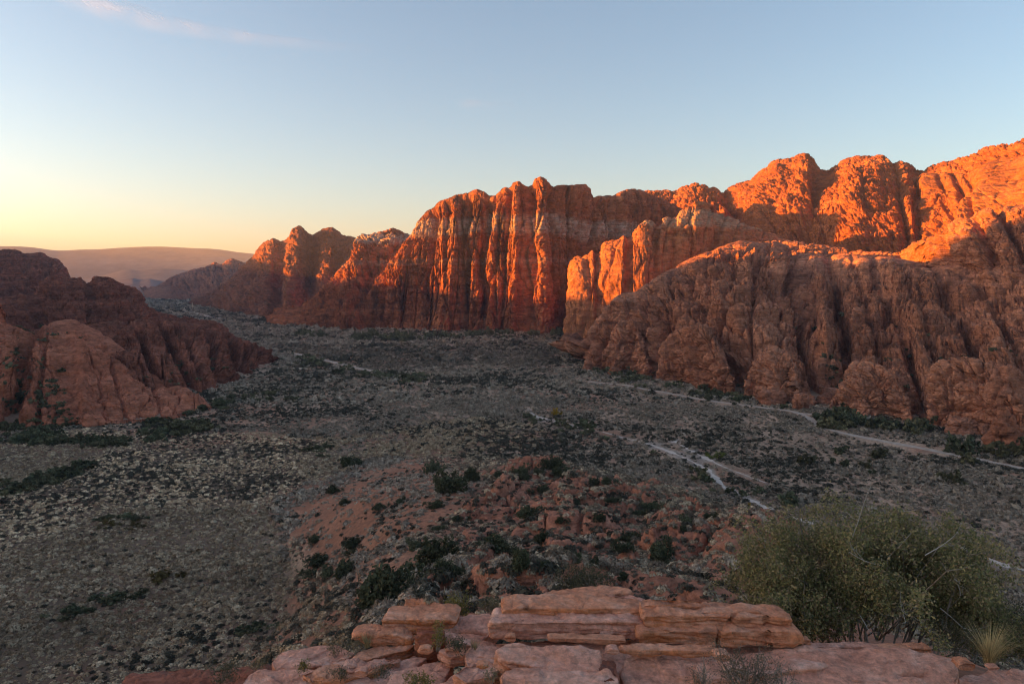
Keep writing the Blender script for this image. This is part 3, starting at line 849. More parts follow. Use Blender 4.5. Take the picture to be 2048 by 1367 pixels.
for k_, (u, v, w, h, lab) in enumerate((
        (1551, 812, 58, 28, 'low rounded boulder at the left end of the row below the brown hump'), (1580, 806, 62, 22, 'flat boulder behind the low rounded one below the brown hump'), (1608, 826, 38, 40, 'upright narrow boulder beside the low rounded one at the trail'),
        (1677, 804, 52, 24, 'boulder tucked against the hump above the trail bend'), (1696, 817, 46, 26, 'round boulder just behind the trail bend bushes'), (1746, 802, 46, 50, 'tall pyramid boulder behind the grove by the trail bend'),
        (1795, 815, 48, 26, 'flat boulder behind the right part of the grove'), (1722, 834, 34, 18, 'small flat boulder at the left edge of the grove'), (1821, 834, 40, 30, 'triangular boulder at the right edge of the grove'),
        (1875, 822, 50, 40, 'square boulder left of the tall boulder faces at right'), (1880, 846, 56, 18, 'long flat boulder in front of the square one at right'), (1930, 838, 84, 104, 'broad steep boulder face at the right'),
        (1978, 852, 96, 126, 'largest boulder face near the right edge'), (2030, 880, 86, 150, 'steep boulder at the right frame edge'), (2016, 906, 64, 88, 'pale smooth boulder standing foremost at the right edge'),
        (1936, 880, 66, 46, 'low boulder with a dark bush in front at the right'), (1977, 882, 40, 36, 'small round boulder beside the foremost pale one'), (1940, 846, 62, 20, 'thin flat boulder lying at the feet of the boulder faces'),
        (1176, 742, 22, 20, 'small boulder at the left toe of the brown hump'), (1232, 752, 26, 18, 'small boulder below the left fins of the brown hump'), (1655, 812, 30, 20, 'little boulder at the mouth of the deep gully'))):
    boulder(u, v, w, h, lab, k_)
# ------------------------------------------------------------------ far mesa and foothills beyond the canyon mouth
def farridge(name, label, rows, back, layers, seed):
    C = uvy([r[:3] for r in rows])
    B = np.array([at(r[0], r[3], r[2] - r[4]) for r in rows])
    o, e = loft(name, M_mesa, C, B, 'slope', 300, 50, 14, back, layers, sm=3, seed=seed, floor=-120, skirt=60)
    return tag(o, label, kind='structure')


farridge('far_mesa', 'flat topped mesa fading into the yellow horizon haze', [
    (-500, 486, 6000, 566, 1000), (-200, 490, 6000, 566, 1000), (-60, 493, 6000, 566, 1000), (30, 492, 6000, 566, 1000), (52, 493, 6000, 566, 1000), (80, 496, 6000, 566, 1000), (105, 501, 6000, 566, 1000), (135, 501, 6000, 566, 1000), (150, 498.5, 6000, 566, 1000),
    (205, 498, 6000, 566, 1000), (225, 495.5, 6000, 566, 1000), (290, 493, 6000, 566, 1000), (335, 493, 6000, 566, 1000), (380, 495.5, 6000, 566, 1000), (430, 497, 6000, 566, 1000), (465, 502, 6000, 566, 1000), (480, 506, 6000, 566, 1000), (492, 504.5, 6000, 566, 1000),
    (510, 508, 6000, 566, 1000), (560, 512, 6000, 566, 1000), (700, 530, 6000, 566, 1000), (900, 545, 6000, 566, 1000)], 1500, [('fbm', 25, 1200, 2)], 51)
farridge('far_foothills', 'low hazy foothills in front of the mesa', [
    (-300, 560, 4700, 568, 500), (180, 556, 4700, 568, 500), (215, 548, 4700, 568, 500), (245, 540, 4700, 568, 500), (262, 538, 4700, 568, 500), (280, 541, 4700, 568, 500), (300, 538, 4700, 568, 500), (330, 537, 4700, 568, 500),
    (370, 540, 4700, 568, 500), (420, 545, 4700, 568, 500), (520, 556, 4700, 568, 500)], 600, [('fbm', 10, 700, 2)], 53)
farridge('far_low_hills', 'bluish low hills at the canyon mouth', [
    (150, 575, 3600, 577, 200), (225, 562, 3600, 577, 200), (245, 559, 3600, 577, 200), (265, 556, 3600, 577, 200), (280, 559, 3600, 577, 200), (300, 557, 3600, 577, 200), (320, 561, 3600, 577, 200), (400, 575, 3600, 577, 200)], 250, [('fbm', 3, 300, 2)], 57)
# ------------------------------------------------------------------ ground heights
KN = np.array([  # knoll: u, v, depth
    (1070, 916, 150), (1000, 945, 145), (1130, 935, 146), (1200, 966, 126), (1280, 972, 118), (1350, 976, 112), (1420, 1015, 100), (1470, 1040, 94), (1530, 1040, 90),
    (900, 985, 118), (1040, 1010, 108), (1180, 1040, 92), (1300, 1050, 88), (1400, 1080, 80), (1500, 1090, 76),
    (860, 1080, 80), (1000, 1090, 78), (1150, 1120, 66), (1300, 1140, 60), (1450, 1150, 58), (1560, 1120, 66),
    (770, 1165, 58), (900, 1175, 54), (1050, 1180, 50), (1200, 1190, 46), (1400, 1200, 44), (780, 1240, 44), (1000, 1260, 36), (1300, 1260, 34),
    (780, 1050, 104), (700, 1120, 84), (740, 990, 128), (680, 1200, 70)], float)
kp = at(KN[:, 0], KN[:, 1], KN[:, 2])
zero_uv = [(560, 1160), (540, 1080), (560, 1010), (620, 960), (700, 915), (800, 890), (900, 870), (1000, 870), (1080, 880), (1170, 905), (1260, 935), (1350, 955), (1430, 985), (1500, 1010), (1580, 1040), (1700, 1060), (1850, 1090), (2000, 1120), (1750, 1150), (1950, 1180), (2150, 1200), (500, 1250), (480, 1367), (2150, 1367), (620, 1300), (300, 1300), (900, 840), (1300, 880), (1700, 960), (300, 1000)]
zp = np.array([onz(u, v, 0.0) for u, v in zero_uv])
near = np.array([(-3, 14, 40.5), (3, 14, 42.5), (8, 16, 42.0), (0, 22, 36), (10, 24, 35), (-10, 20, 31), (-25, 25, 16), (-45, 30, 2), (25, 22, 28), (40, 30, 8), (55, 40, 1),
                 (-60, 5, 0), (60, 5, 2), (-20, 0, 30), (20, 0, 40), (-6, -4, 46), (6, -4, 47), (0, 6, 45), (6, 8, 44.8), (-5, 8, 43.5)], float)
RB = np.vstack([kp, zp, near])


def _rbf_fit(P):
    X = P[:, :2]
    r = np.linalg.norm(X[:, None] - X[None], axis=2)
    A_ = r + np.eye(len(P)) * 0.6
    n = len(P)
    M = np.zeros((n + 3, n + 3)); M[:n, :n] = -A_; M[:n, n] = 1; M[:n, n + 1:] = X; M[n, :n] = 1; M[n + 1:, :n] = X.T
    return np.linalg.solve(M, np.r_[P[:, 2], 0, 0, 0])


RW = _rbf_fit(RB)


def rbf(x, y):
    n = len(RB)
    r = RW[n] + RW[n + 1] * x + RW[n + 2] * y
    for i in range(n):
        r = r - RW[i] * np.hypot(x - RB[i, 0], y - RB[i, 1])
    return r


def floor_z(x, y):
    """canyon floor without the knoll"""
    r = np.hypot(x, y)
    z = 1.1 * fbm2(x / 120.0, y / 120.0, 2, 5) + 0.35 * fbm2(x / 22.0, y / 22.0, 2, 9)
    z = z * smooth(30, 120, r) - 0.006 * np.maximum(0, r - 1200)
    return z


def ground_z(x, y):
    x, y = np.asarray(x, float), np.asarray(y, float)
    z = floor_z(x, y)
    m = (y < 230) & (np.abs(x) < 130) & (y > -30)
    kn = np.full(x.shape, -5.0)
    if m.any():
        kn[m] = rbf(x[m], y[m])
    w = smooth(0.0, 30.0, 230 - y) * smooth(0, 20, 130 - np.abs(x))
    kn = kn * w - 5 * (1 - w)
    d = kn - z
    return z + np.where(d > 0, d, 0) * smooth(0.0, 2.5, d)


# ------------------------------------------------------------------ regions of the floor (outlined on the photograph, evaluated in plan)
SAND_POLY = [(640, 960), (720, 930), (860, 925), (960, 960), (900, 1010), (830, 1080), (860, 1180), (830, 1230), (730, 1240), (690, 1190), (640, 1120), (560, 1060), (560, 1000)]
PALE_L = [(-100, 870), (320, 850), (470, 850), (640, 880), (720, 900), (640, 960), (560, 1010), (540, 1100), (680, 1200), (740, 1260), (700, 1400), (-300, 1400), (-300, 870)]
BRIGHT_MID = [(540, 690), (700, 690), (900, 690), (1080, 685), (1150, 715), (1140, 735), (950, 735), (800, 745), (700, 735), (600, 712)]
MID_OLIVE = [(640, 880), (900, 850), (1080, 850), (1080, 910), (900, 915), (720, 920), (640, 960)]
TRAIL = [(1172, 762), (1225, 767), (1290, 778), (1360, 790), (1420, 801), (1500, 811), (1560, 818), (1600, 826), (1618, 836), (1640, 852), (1690, 867), (1760, 881), (1840, 896), (1920, 911), (2000, 927), (2060, 939), (2200, 965)]
SPUR = [(1600, 826), (1640, 829), (1672, 833)]
ROAD = [(585, 706), (625, 714), (660, 722), (690, 730), (725, 737), (752, 743)]
FARROAD = [(382, 621), (400, 628), (420, 634), (450, 639)]
WASH = [(1058, 822), (1075, 834), (1115, 842), (1150, 852), (1200, 862), (1245, 874), (1300, 888), (1340, 903), (1385, 922), (1425, 946), (1440, 968), (1470, 985), (1520, 1008), (1560, 1030), (1640, 1050)]
WASH2 = [(1345, 880), (1400, 910), (1450, 935), (1540, 968)]
WASH3 = [(1900, 1085), (1950, 1105), (1990, 1125), (2060, 1145), (2160, 1160)]
# ------------------------------------------------------------------ the canyon floor, one sheet to the horizon
na, nr = 900, 640
az = np.radians(np.linspace(-78, 78, na))
rr = 5.0 * (16000 / 5.0) ** np.linspace(0, 1, nr)
AZ, RR = np.meshgrid(az, rr, indexing='ij')
gx, gy = np.sin(AZ) * RR, np.cos(AZ) * RR
gz = ground_z(gx, gy)


def floor_uv(x, y):
    """where a floor point shows in the photograph (used to read the outlined regions)"""
    return proj(np.stack([x, y, np.maximum(0, ground_z(x, y))], -1))


def soft(u, v, poly, wob):
    r = 0
    for a, b in ((0, 0), (30, 8), (-30, -8), (16, -18), (-16, 18), (55, 14), (-55, -14)):     # feathered
        r = r + inpoly(u + wob + a, v + wob * 0.5 + b * 0.6, poly).astype(np.float32)
    return r / 7.0


def wob_(x, y, s=1.0):
    return 42 * s * fbm2(x / 16.0, y / 16.0, 4, 71) + 10 * s * fbm2(x / 3.0, y / 3.0, 2, 73)


gu, gv = floor_uv(gx, gy)
wob = wob_(gx, gy)
mix1 = fbm2(gx / 30, gy / 30, 4, 81)[..., None]
mix2 = fbm2(gx / 5, gy / 5, 3, 83)[..., None]
SANDC = np.array([0.55, 0.355, 0.245])          # greyish pink sand of the right-hand plain
tint = np.broadcast_to(SANDC, gx.shape + (3,)).copy()
tint *= (1 + 0.18 * mix1 + 0.14 * mix2)


def paint(mask, c, amt=1.0):
    m = (mask * amt)[..., None]
    tint[:] = tint * (1 - m) + np.array(c) * (1 + 0.18 * mix1 + 0.15 * mix2) * m


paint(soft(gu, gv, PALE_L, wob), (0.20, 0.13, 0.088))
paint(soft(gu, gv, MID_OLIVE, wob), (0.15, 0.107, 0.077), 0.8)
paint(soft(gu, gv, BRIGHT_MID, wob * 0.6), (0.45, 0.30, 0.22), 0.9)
hill = smooth(0.3, 2.6, gz - floor_z(gx, gy) + 1.6 * fbm2(gx / 7, gy / 7, 4, 87))
paint(hill, (0.33, 0.15, 0.098))
paint(soft(gu, gv, SAND_POLY, wob * 1.1), (0.41, 0.175, 0.105))
red = fbm2(gx / 26, gy / 26, 4, 91) + 0.3 * fbm2(gx / 6, gy / 6, 2, 92)
paint(smooth(0.12, 0.5, red) * (RR < 700), (0.44, 0.215, 0.135), 0.75)
for ln, wd_ in ((WASH, 3.6), (WASH2, 2.4), (WASH3, 6.0)):
    d_ = polydist(gu, gv, ln) + 0.22 * wob
    paint(smooth(wd_ * 1.6, wd_ * 0.5, d_) * (gy > 40), (0.50, 0.375, 0.30))
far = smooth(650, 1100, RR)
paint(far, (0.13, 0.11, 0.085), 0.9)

k = NT('floor_soil')
at_ = k.n('ShaderNodeAttribute', attribute_name='tint')
co = k.coords()
sp1 = k.noise(co, 1.6, 6, 0.7)
c_ = k.mix(k.ramp(sp1, [(0.40, 0.75), (0.62, 0.0)]), at_.outputs['Color'], (0.09, 0.065, 0.05))
c_ = k.mix(0.8, at_.outputs['Color'], c_)
# low scrub too small to stand out beyond a few hundred metres
sc_ = k.noise(k.coords((0.30, 0.30, 0.3)), 1.0, 4, 0.7)
n_ = k.bump(k.noise(co, 0.8, 6, 0.65), 0.7, 0.35)
M_floor = k.done(c_, n_, 0.95, 0.05)
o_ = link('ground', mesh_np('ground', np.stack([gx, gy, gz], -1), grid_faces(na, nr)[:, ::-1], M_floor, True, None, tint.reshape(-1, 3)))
tag(o_, 'desert canyon floor of sand and low scrub running to the horizon', kind='structure')


RIBBONS = []     # settled centre lines, kept free of scrub


def ribbon(name, label, line, width, mat, lift=0.12, wig=0.25, step=0.8):
    """a path or wash draped on the floor"""
    r = np.array(line, float)
    p = onz(r[:, 0], r[:, 1], 0.0)[:, :2]
    for it in range(2):   # settle the line on the real ground height
        z = ground_z(p[:, 0], p[:, 1])
        p = np.array([onz(a, b, max(-2.0, min(zz, 6.0))) for (a, b), zz in zip(r, z)])[:, :2]
    d = np.r_[0, np.cumsum(np.linalg.norm(np.diff(p, axis=0), axis=1))]
    n = max(8, int(d[-1] / step))
    q = np.linspace(0, d[-1], n)
    c = np.stack([np.interp(q, d, p[:, i]) for i in (0, 1)], 1)
    c = smooth1(c, 4)
    RIBBONS.append((c[::max(1, len(c) // 60)], width))
    t = np.gradient(c, axis=0); t /= np.linalg.norm(t, axis=1, keepdims=True)
    nn = np.stack([-t[:, 1], t[:, 0]], 1)
    w = np.full(n, 1.0) * width
    w = w * (1 + wig * vnoise2(q / 5.0, q * 0 + 3.3, 5) + 0.5 * wig * vnoise2(q / 1.5, q * 0 + 9.3, 6))
    m = 7
    e = np.linspace(-1, 1, m)
    X = c[:, None, :] + nn[:, None, :] * (e[None, :, None] * w[:, None, None] * 0.5)
    Z = ground_z(X[..., 0], X[..., 1]) + lift * (1 - 0.9 * e[None, :] ** 6) - 0.06 * (1 - e[None, :] ** 2)
    V = np.concatenate([X, Z[..., None]], -1).reshape(-1, 3)
    o = link(name, mesh_np(name, V, grid_faces(n, m)[:, ::-1], mat))
    return tag(o, label, kind='structure')


k = NT('trail_sand')
co = k.coords()
c_ = k.ramp(k.noise(co, 0.7, 6, 0.65), [(0.3, (0.36, 0.27, 0.215)), (0.65, (0.52, 0.41, 0.34))])
M_trail = k.done(c_, k.bump(k.noise(co, 2.0, 5, 0.6), 0.5, 0.1), 0.95, 0.05)
k = NT('wash_sand')
M_wash = k.done(k.ramp(k.noise(k.coords(), 0.7, 6, 0.65), [(0.3, (0.45, 0.35, 0.285)), (0.65, (0.68, 0.56, 0.48))]), None, 0.95, 0.05)
ribbon('path', 'pale sandy trail crossing the plain below the brown rock hump', TRAIL, 2.5, M_trail)
ribbon('path', 'short spur leaving the bend of the pale sandy trail', SPUR, 1.7, M_trail)
ribbon('road', 'pale road segment showing among dark bushes left of centre', ROAD, 3.6, M_trail)
ribbon('road', 'far bit of pale road at the canyon mouth', FARROAD, 9.0, M_trail, 0.4, 0.25, 6)
ribbon('wash', 'dry sandy wash winding across the plain on the right', WASH, 1.4, M_wash, 0.1, 1.1)
ribbon('wash', 'sandy side channel beside the dry wash', WASH2, 1.2, M_wash, 0.12, 1.1)
ribbon('wash', 'pale sandy wash at the right edge behind the big bush', WASH3, 1.7, M_wash, 0.12, 0.9)

ribbon('road', 'pale parking flat far down the canyon', [(352, 615), (375, 613.5), (402, 615.5)], 34.0, M_trail, 0.5, 0.3, 6)
# ------------------------------------------------------------------ the rocky knoll below the viewpoint
KNOLL_POLY = [(905, 1000), (960, 965), (1010, 930), (1060, 908), (1110, 905), (1150, 930), (1220, 955), (1300, 962), (1370, 970), (1430, 1005), (1500, 1025), (1580, 1040), (1640, 1090), (1640, 1300), (1000, 1300), (780, 1290), (790, 1205), (830, 1180), (880, 1130), (905, 1070), (885, 1030)]


def knoll_rock(x, y):
    """height of bare rock above the soil of the knoll (negative: soil covers it)"""
    z = ground_z(x, y)
    u, v = proj(np.stack([x, y, z], -1))
    w = 18 * fbm2(x / 6.0, y / 6.0, 3, 141)
    near_fade = smooth(20, 27, np.hypot(x, y))
    inside = inpoly(u + w, v + w * 0.6, KNOLL_POLY) & (y > 16) & (y < 175)
    edge = np.clip((polydist(u + w, v + w * 0.6, KNOLL_POLY + KNOLL_POLY[:1]) / 22.0), 0, 1) * inside
    # joints run away from the viewpoint, slabs between them
    ca, sa = math.cos(0.12), math.sin(0.12)
    a, b = x * ca - y * sa, x * sa + y * ca
    wa = 0.5 * fbm2(x / 9.0, y / 9.0, 2, 143)
    f1, f2, cid = worley2(a / 5.5 + wa, b / 13.0 + wa, 145)
    e = np.clip((f2 - f1) / 0.25, 0, 1)
    slab = (1 - (1 - e) ** 2) * 1.3 + (cid - 0.5) * 1.5 - 0.5
    f1, f2, c2 = worley2(a / 1.9 + wa, b / 2.6 - wa, 147)
    e2 = np.clip((f2 - f1) / 0.4, 0, 1)
    blk = (1 - (1 - e2) ** 2) * 0.55 + (c2 - 0.5) * 0.6
    f1, f2, c3 = worley2(x / 0.7 + wa, y / 0.75, 149)
    rub = (1 - (1 - np.clip((f2 - f1) / 0.5, 0, 1)) ** 2) * 0.24 + (c3 - 0.5) * 0.2
    rough = smooth(-0.35, 0.35, fbm2(x / 16.0, y / 16.0, 2, 151) + 0.25 * smooth(1150, 1450, u))
    h = slab + blk * (0.25 + 0.75 * rough) + rub * rough + 0.12 * fbm2(x / 2.0, y / 2.0, 3, 153)
    # soil pockets
    pocket = smooth(0.05, 0.5, fbm2(x / 7.0, y / 7.0, 3, 157))
    h = h - 1.1 * pocket * (1 - 0.8 * smooth(1350, 1450, u))
    h = h + 2.6 * np.exp(-(((u - 1490) / 75) ** 2 + ((v - 1120) / 60) ** 2)) + 1.5 * np.exp(-(((u - 1130) / 70) ** 2 + ((v - 1040) / 50) ** 2))
    edge = edge * near_fade
    return h * edge - 1.0 * (1 - edge)


def surf_z(x, y):
    return ground_z(x, y) + np.maximum(0, knoll_rock(x, y))


ka = np.radians(np.linspace(-22, 30, 900))
kr = 17.0 * (172.0 / 17.0) ** np.linspace(0, 1, 620)
KA, KR = np.meshgrid(ka, kr, indexing='ij')
kx, ky = np.sin(KA) * KR, np.cos(KA) * KR
kz = ground_z(kx, ky) + knoll_rock(kx, ky)
M_knoll = rock_mat('knoll_sandstone', (0.34, 0.13, 0.08), (0.45, 0.185, 0.115), (0.53, 0.25, 0.16), unit=0.45, streak=0.0, strata=0.45, crossbed=0.25)
o_ = link('rocky_knoll', mesh_np('rocky_knoll', np.stack([kx, ky, kz], -1), grid_faces(len(ka), len(kr))[:, ::-1], M_knoll))
tag(o_, 'low rocky red knoll of cracked slabs and rubble below the viewpoint', kind='structure')
# ------------------------------------------------------------------ scrub
def leaf_mat(name, rough=0.85, transl=0.25):
    k = NT(name)
    a = k.n('ShaderNodeAttribute', attribute_name='tint')
    oi = k.n('ShaderNodeObjectInfo')
    v = k.math('ADD', 0.82, k.math('MULTIPLY', oi.outputs['Random'], 0.36))
    c = k.n('ShaderNodeVectorMath', operation='SCALE')
    k.t.links.new(a.outputs['Color'], c.inputs[0])
    k.t.links.new(v, c.inputs['Scale'])
    return k.done(c.outputs[0], None, rough, 0.1, transl)


M_leaf = leaf_mat('scrub_leaf')


def tuft_proto(n, seed, flat=0.75, leaf=0.42, wide=0.16):
    """unit tuft (radius 1): a cap of overlapping small leaves with some tips standing out. Three vertices per leaf"""
    g = np.random.default_rng(seed)
    th = g.uniform(0, 2 * np.pi, n)
    cz = g.uniform(0.02, 1.0, n)
    sz = np.sqrt(1 - cz * cz)
    d = np.stack([np.cos(th) * sz, np.sin(th) * sz, cz], 1)
    ph = g.uniform(0, 6.28, 3)
    lump = 0.82 + 0.16 * np.sin(2 * th + ph[0]) * sz + 0.13 * np.sin(5 * th + 4 * cz + ph[1]) + 0.08 * g.normal(size=n)
    c = d * lump[:, None] * np.array([1, 1, flat])
    nn = d * np.array([1, 1, 1 / flat]) + 0.35 * g.normal(size=(n, 3))
    nn /= np.linalg.norm(nn, axis=1, keepdims=True)
    a = np.cross(nn, g.normal(size=(n, 3)))
    a /= np.linalg.norm(a, axis=1, keepdims=True) + 1e-6
    b = np.cross(nn, a)
    sc = (wide * g.uniform(0.7, 1.3, n))[:, None]
    up = nn * (0.25 * wide)
    V = np.stack([c - a * sc * 0.8 - b * sc * 0.7, c + a * sc * 0.8 - b * sc * 0.7, c + b * sc * 1.3 + up], 1)
    k = g.random(n) < leaf * 0.5          # standing tips
    V[k, 2] = c[k] * 1.28 + np.array([0, 0, 0.06])
    V[k, 0] = c[k] * 0.85 - a[k] * 0.05
    V[k, 1] = c[k] * 0.85 + a[k] * 0.05
    return V.reshape(-1, 3)


def crown_proto(n, seed, lobes=7, leaf=0.10, tall=0.8):
    """unit bush (half-width 1): leaf quads gathered in clumps over several lobes"""
    g = np.random.default_rng(seed)
    lc = g.normal(size=(lobes, 3)) * np.array([0.42, 0.42, 0.18]) + np.array([0, 0, 0.42 * tall])
    lr = g.uniform(0.34, 0.56, lobes)
    ncl = max(12, n // 14)
    li = g.integers(0, lobes, ncl)
    d = g.normal(size=(ncl, 3)); d /= np.linalg.norm(d, axis=1, keepdims=True)
    cc = lc[li] + d * (lr[li] * g.uniform(0.75, 1.08, ncl))[:, None]
    k = g.integers(0, ncl, n)
    c = cc[k] + g.normal(size=(n, 3)) * 0.085
    c[:, 2] = np.abs(c[:, 2]) * tall / 0.8
    a = g.normal(size=(n, 3)); a /= np.linalg.norm(a, axis=1, keepdims=True)
    b = np.cross(a, g.normal(size=(n, 3))); b /= np.linalg.norm(b, axis=1, keepdims=True) + 1e-6
    s = leaf * g.uniform(0.6, 1.3, n)[:, None]
    V = np.stack([c - a * s - b * s * 0.55, c + a * s - b * s * 0.55, c + a * s + b * s * 0.55, c - a * s + b * s * 0.55], 1)
    return V.reshape(-1, 3), np.repeat(g.uniform(0.7, 1.3, ncl)[k], 4)


def leafmesh(name, V, k, col, jitter=0.18, shade=None, mat=None, seed=0):
    n = len(V) // k
    g = np.random.default_rng(seed + 5)
    s = np.repeat(1 + jitter * g.normal(size=n), k)
    if shade is not None: s = s * shade
    c = np.array(col)[None] * np.clip(s, 0.4, 1.8)[:, None]
    return mesh_np(name, V, np.arange(len(V)).reshape(-1, k), mat or M_leaf, False, None, c)


# ---- where plants may not stand
FOOT = []
for key in ('cliff', 'bright', 'hump', 'mount', 'shoulder', 'hill', 'farhill', 'sideslope', 'dome_a', 'dome_b', 'dome_c', 'dome_d', 'dome_e', 'leftback', 'leftridge', 'leftfins', 'salmon'):
    P_ = MASSIF[key]['P']
    FOOT.append(np.vstack([P_[:, 1, :2], P_[::-1, -1, :2]]))
PATHS = [(c_, 0.5 * w_ * (1.25 if w_ > 1.6 else 0.8)) for c_, w_ in RIBBONS]


def blocked(x, y):
    b = np.zeros(x.shape, bool)
    for f in FOOT:
        lo, hi = f.min(0), f.max(0)
        m = (x > lo[0]) & (x < hi[0]) & (y > lo[1]) & (y < hi[1])
        if m.any(): b[m] |= inpoly(x[m], y[m], f)
    return b


def on_path(x, y):
    b = np.zeros(x.shape, bool)
    for p, w in PATHS:
        for k_, dy in enumerate((0, 1.6, 3.4, 5.4)):       # tall scrub does not stand just in front of the track
            m = (y > 200 - 60 * (k_ < 2)) | (dy == 0)
            if w > 1.3 or k_ < 2: b |= (polydist(x, y + dy, p) < w) & m
    return b


def field(y0, y1, sp, seed):
    """jittered points over the part of the floor the eye can see between two depths"""
    g = np.random.default_rng(seed)
    xm = 0.76 * y1 + 6
    gx_, gy_ = np.meshgrid(np.arange(-xm, xm, sp), np.arange(y0, y1, sp))
    x = (gx_ + g.uniform(-0.5, 0.5, gx_.shape) * sp * 1.15).ravel()
    y = (gy_ + g.uniform(-0.5, 0.5, gx_.shape) * sp * 1.15).ravel()
    m = np.abs(x) < 0.74 * y + 5
    return x[m], y[m], g


OLIVE = np.array([0.42, 0.29, 0.18])
PALE = np.array([0.86, 0.67, 0.46])
GREY = np.array([0.23, 0.178, 0.13])
DARKG = np.array([0.075, 0.068, 0.05])
BLUE = np.array([0.42, 0.335, 0.255])

pts = []    # x, y, radius, colour(3), kind 0 pale tuft / 1 sagebrush
for (y0, y1, sp, sd) in ((18, 60, 0.62, 1), (60, 130, 0.78, 2), (130, 200, 0.95, 3), (200, 300, 1.2, 4), (300, 450, 1.75, 5), (450, 720, 2.6, 6), (720, 1100, 4.5, 7), (1100, 2300, 9.0, 8)):
    x, y, g = field(y0, y1, sp, sd)
    u, v = floor_uv(x, y)
    w = wob_(x, y)
    keep = ~blocked(x, y) & ~on_path(x, y)
    pal = inpoly(u + w, v + w * 0.5, PALE_L)
    oli = inpoly(u + w, v + w * 0.5, MID_OLIVE) & ~pal
    snd = inpoly(u + w * 0.7, v + w * 0.35, SAND_POLY)
    brt = inpoly(u + w * 0.6, v + w * 0.3, BRIGHT_MID)
    kn = (ground_z(x, y) - floor_z(x, y)) > 0.8
    patch = fbm2(x / 9.0, y / 9.0, 3, 201)
    patch2 = fbm2(x / 35.0, y / 35.0, 3, 203)
    r01 = g.random(len(x))
    wash_d = np.minimum(np.minimum(polydist(u, v, WASH), polydist(u, v, WASH2)), polydist(u, v, WASH3))
    dens = np.where(pal, 0.93, np.where(oli, 0.85, 0.70 + 0.3 * patch))
    dens = np.where(snd, np.clip(0.58 + 0.6 * patch, 0.1, 0.95), dens)
    dens = np.where(kn & ~snd, 0.75 + 0.3 * patch, dens)
    dens = np.where(wash_d < 9, dens * 0.35, dens)
    keep &= r01 < dens
    rad = g.uniform(0.30, 0.62, len(x)) * np.where(pal, 0.95, np.where(kn, 0.85, 1.32)) * (1 + 0.25 * patch)
    rad = np.where(r01 < 0.06, rad * 1.6, rad)
    rad = rad * max(1.0, sp / 1.15)
    dk = (g.random(len(x)) < np.clip(0.22 + 0.5 * patch2 + np.where(pal, -0.08, 0.0), 0.04, 0.75))
    c = np.where(pal[:, None], (OLIVE + (PALE - OLIVE) * (g.random(len(x)) ** 1.4)[:, None]) * (0.7 + 0.5 * smooth(-0.7, 0.6, patch2))[:, None], GREY + (BLUE - GREY) * g.random(len(x))[:, None])
    c = np.where(oli[:, None], OLIVE * 0.8 + (PALE - OLIVE) * (0.5 * g.random(len(x)))[:, None], c)
    c = np.where(brt[:, None], np.array([0.2, 0.155, 0.115]) * (0.7 + 0.6 * g.random(len(x)))[:, None], c)
    c = np.where(snd[:, None], BLUE * (0.6 + 0.8 * g.random(len(x)))[:, None], c)
    c = np.where((kn & ~snd)[:, None], np.where((g.random(len(x)) < 0.55)[:, None], PALE * (0.35 + 0.45 * g.random(len(x)))[:, None], GREY * 0.9), c)
    c = np.where(dk[:, None], DARKG * (0.7 + 0.7 * g.random(len(x)))[:, None], c)
    kd = np.where(pal | oli, 0, 1)
    pts.append(np.column_stack([x, y, rad, c, kd])[keep])
pts = np.vstack(pts)
pz = surf_z(pts[:, 0], pts[:, 1])
dist = np.hypot(pts[:, 0], pts[:, 1])
pu, pv = proj(np.column_stack([pts[:, :2], pz]))
inview = (pu > -20) & (pu < 2068) & (pv < 1390) & (pts[:, 1] > 40)
size = pts[:, 2] / dist * inview

# the 300 of each kind that show largest stand as plants of their own; the rest is ground cover
single = np.zeros(len(pts), bool)
PROTO = {}
for kd, nm, lab, grp in ((0, 'grass_tuft', 'low rounded olive tuft among many alike on the open flat at lower left', 'pale tufts on the left flat'),
                         (1, 'sagebrush', 'small grey-green sagebrush on reddish ground beside the rocky knoll', 'sagebrush around the knoll')):
    cand = np.where((pts[:, 6] == kd) & (size > 0))[0]
    pick = cand[np.argsort(-size[cand])[:300]]
    single[pick] = True
    protos = []
    for q in range(8):
        V = tuft_proto(190 if kd else 170, 400 + 10 * kd + q, 0.72 if kd else 0.62, 0.5, 0.17)
        base = [OLIVE * 1.15, PALE * 0.9, PALE * 0.7, OLIVE, PALE * 0.8, OLIVE * 0.9, PALE, DARKG * 1.2] if kd == 0 else [GREY, BLUE, GREY * 1.15, BLUE * 1.2, BLUE * 0.9, GREY * 0.8, DARKG, DARKG * 1.3]
        protos.append((leafmesh(nm, V, 3, base[q], 0.22, seed=q), base[q]))
    g = np.random.default_rng(77 + kd)
    for i in pick:
        # the prototype whose colour is nearest
        dcol = [np.abs(pb - pts[i, 3:6]).sum() + 0.03 * g.random() for _, pb in protos]
        o = bpy.data.objects.new(nm, protos[int(np.argmin(dcol))][0])
        COL.objects.link(o)
        r = pts[i, 2]
        o.location = (pts[i, 0], pts[i, 1], pz[i] - 0.05 * r)
        o.rotation_euler = (0, 0, g.uniform(0, 6.28))
        o.scale = (r, r * g.uniform(0.85, 1.15), r * g.uniform(0.85, 1.3))
        tag(o, lab, 'bush' if kd else 'tuft', grp)


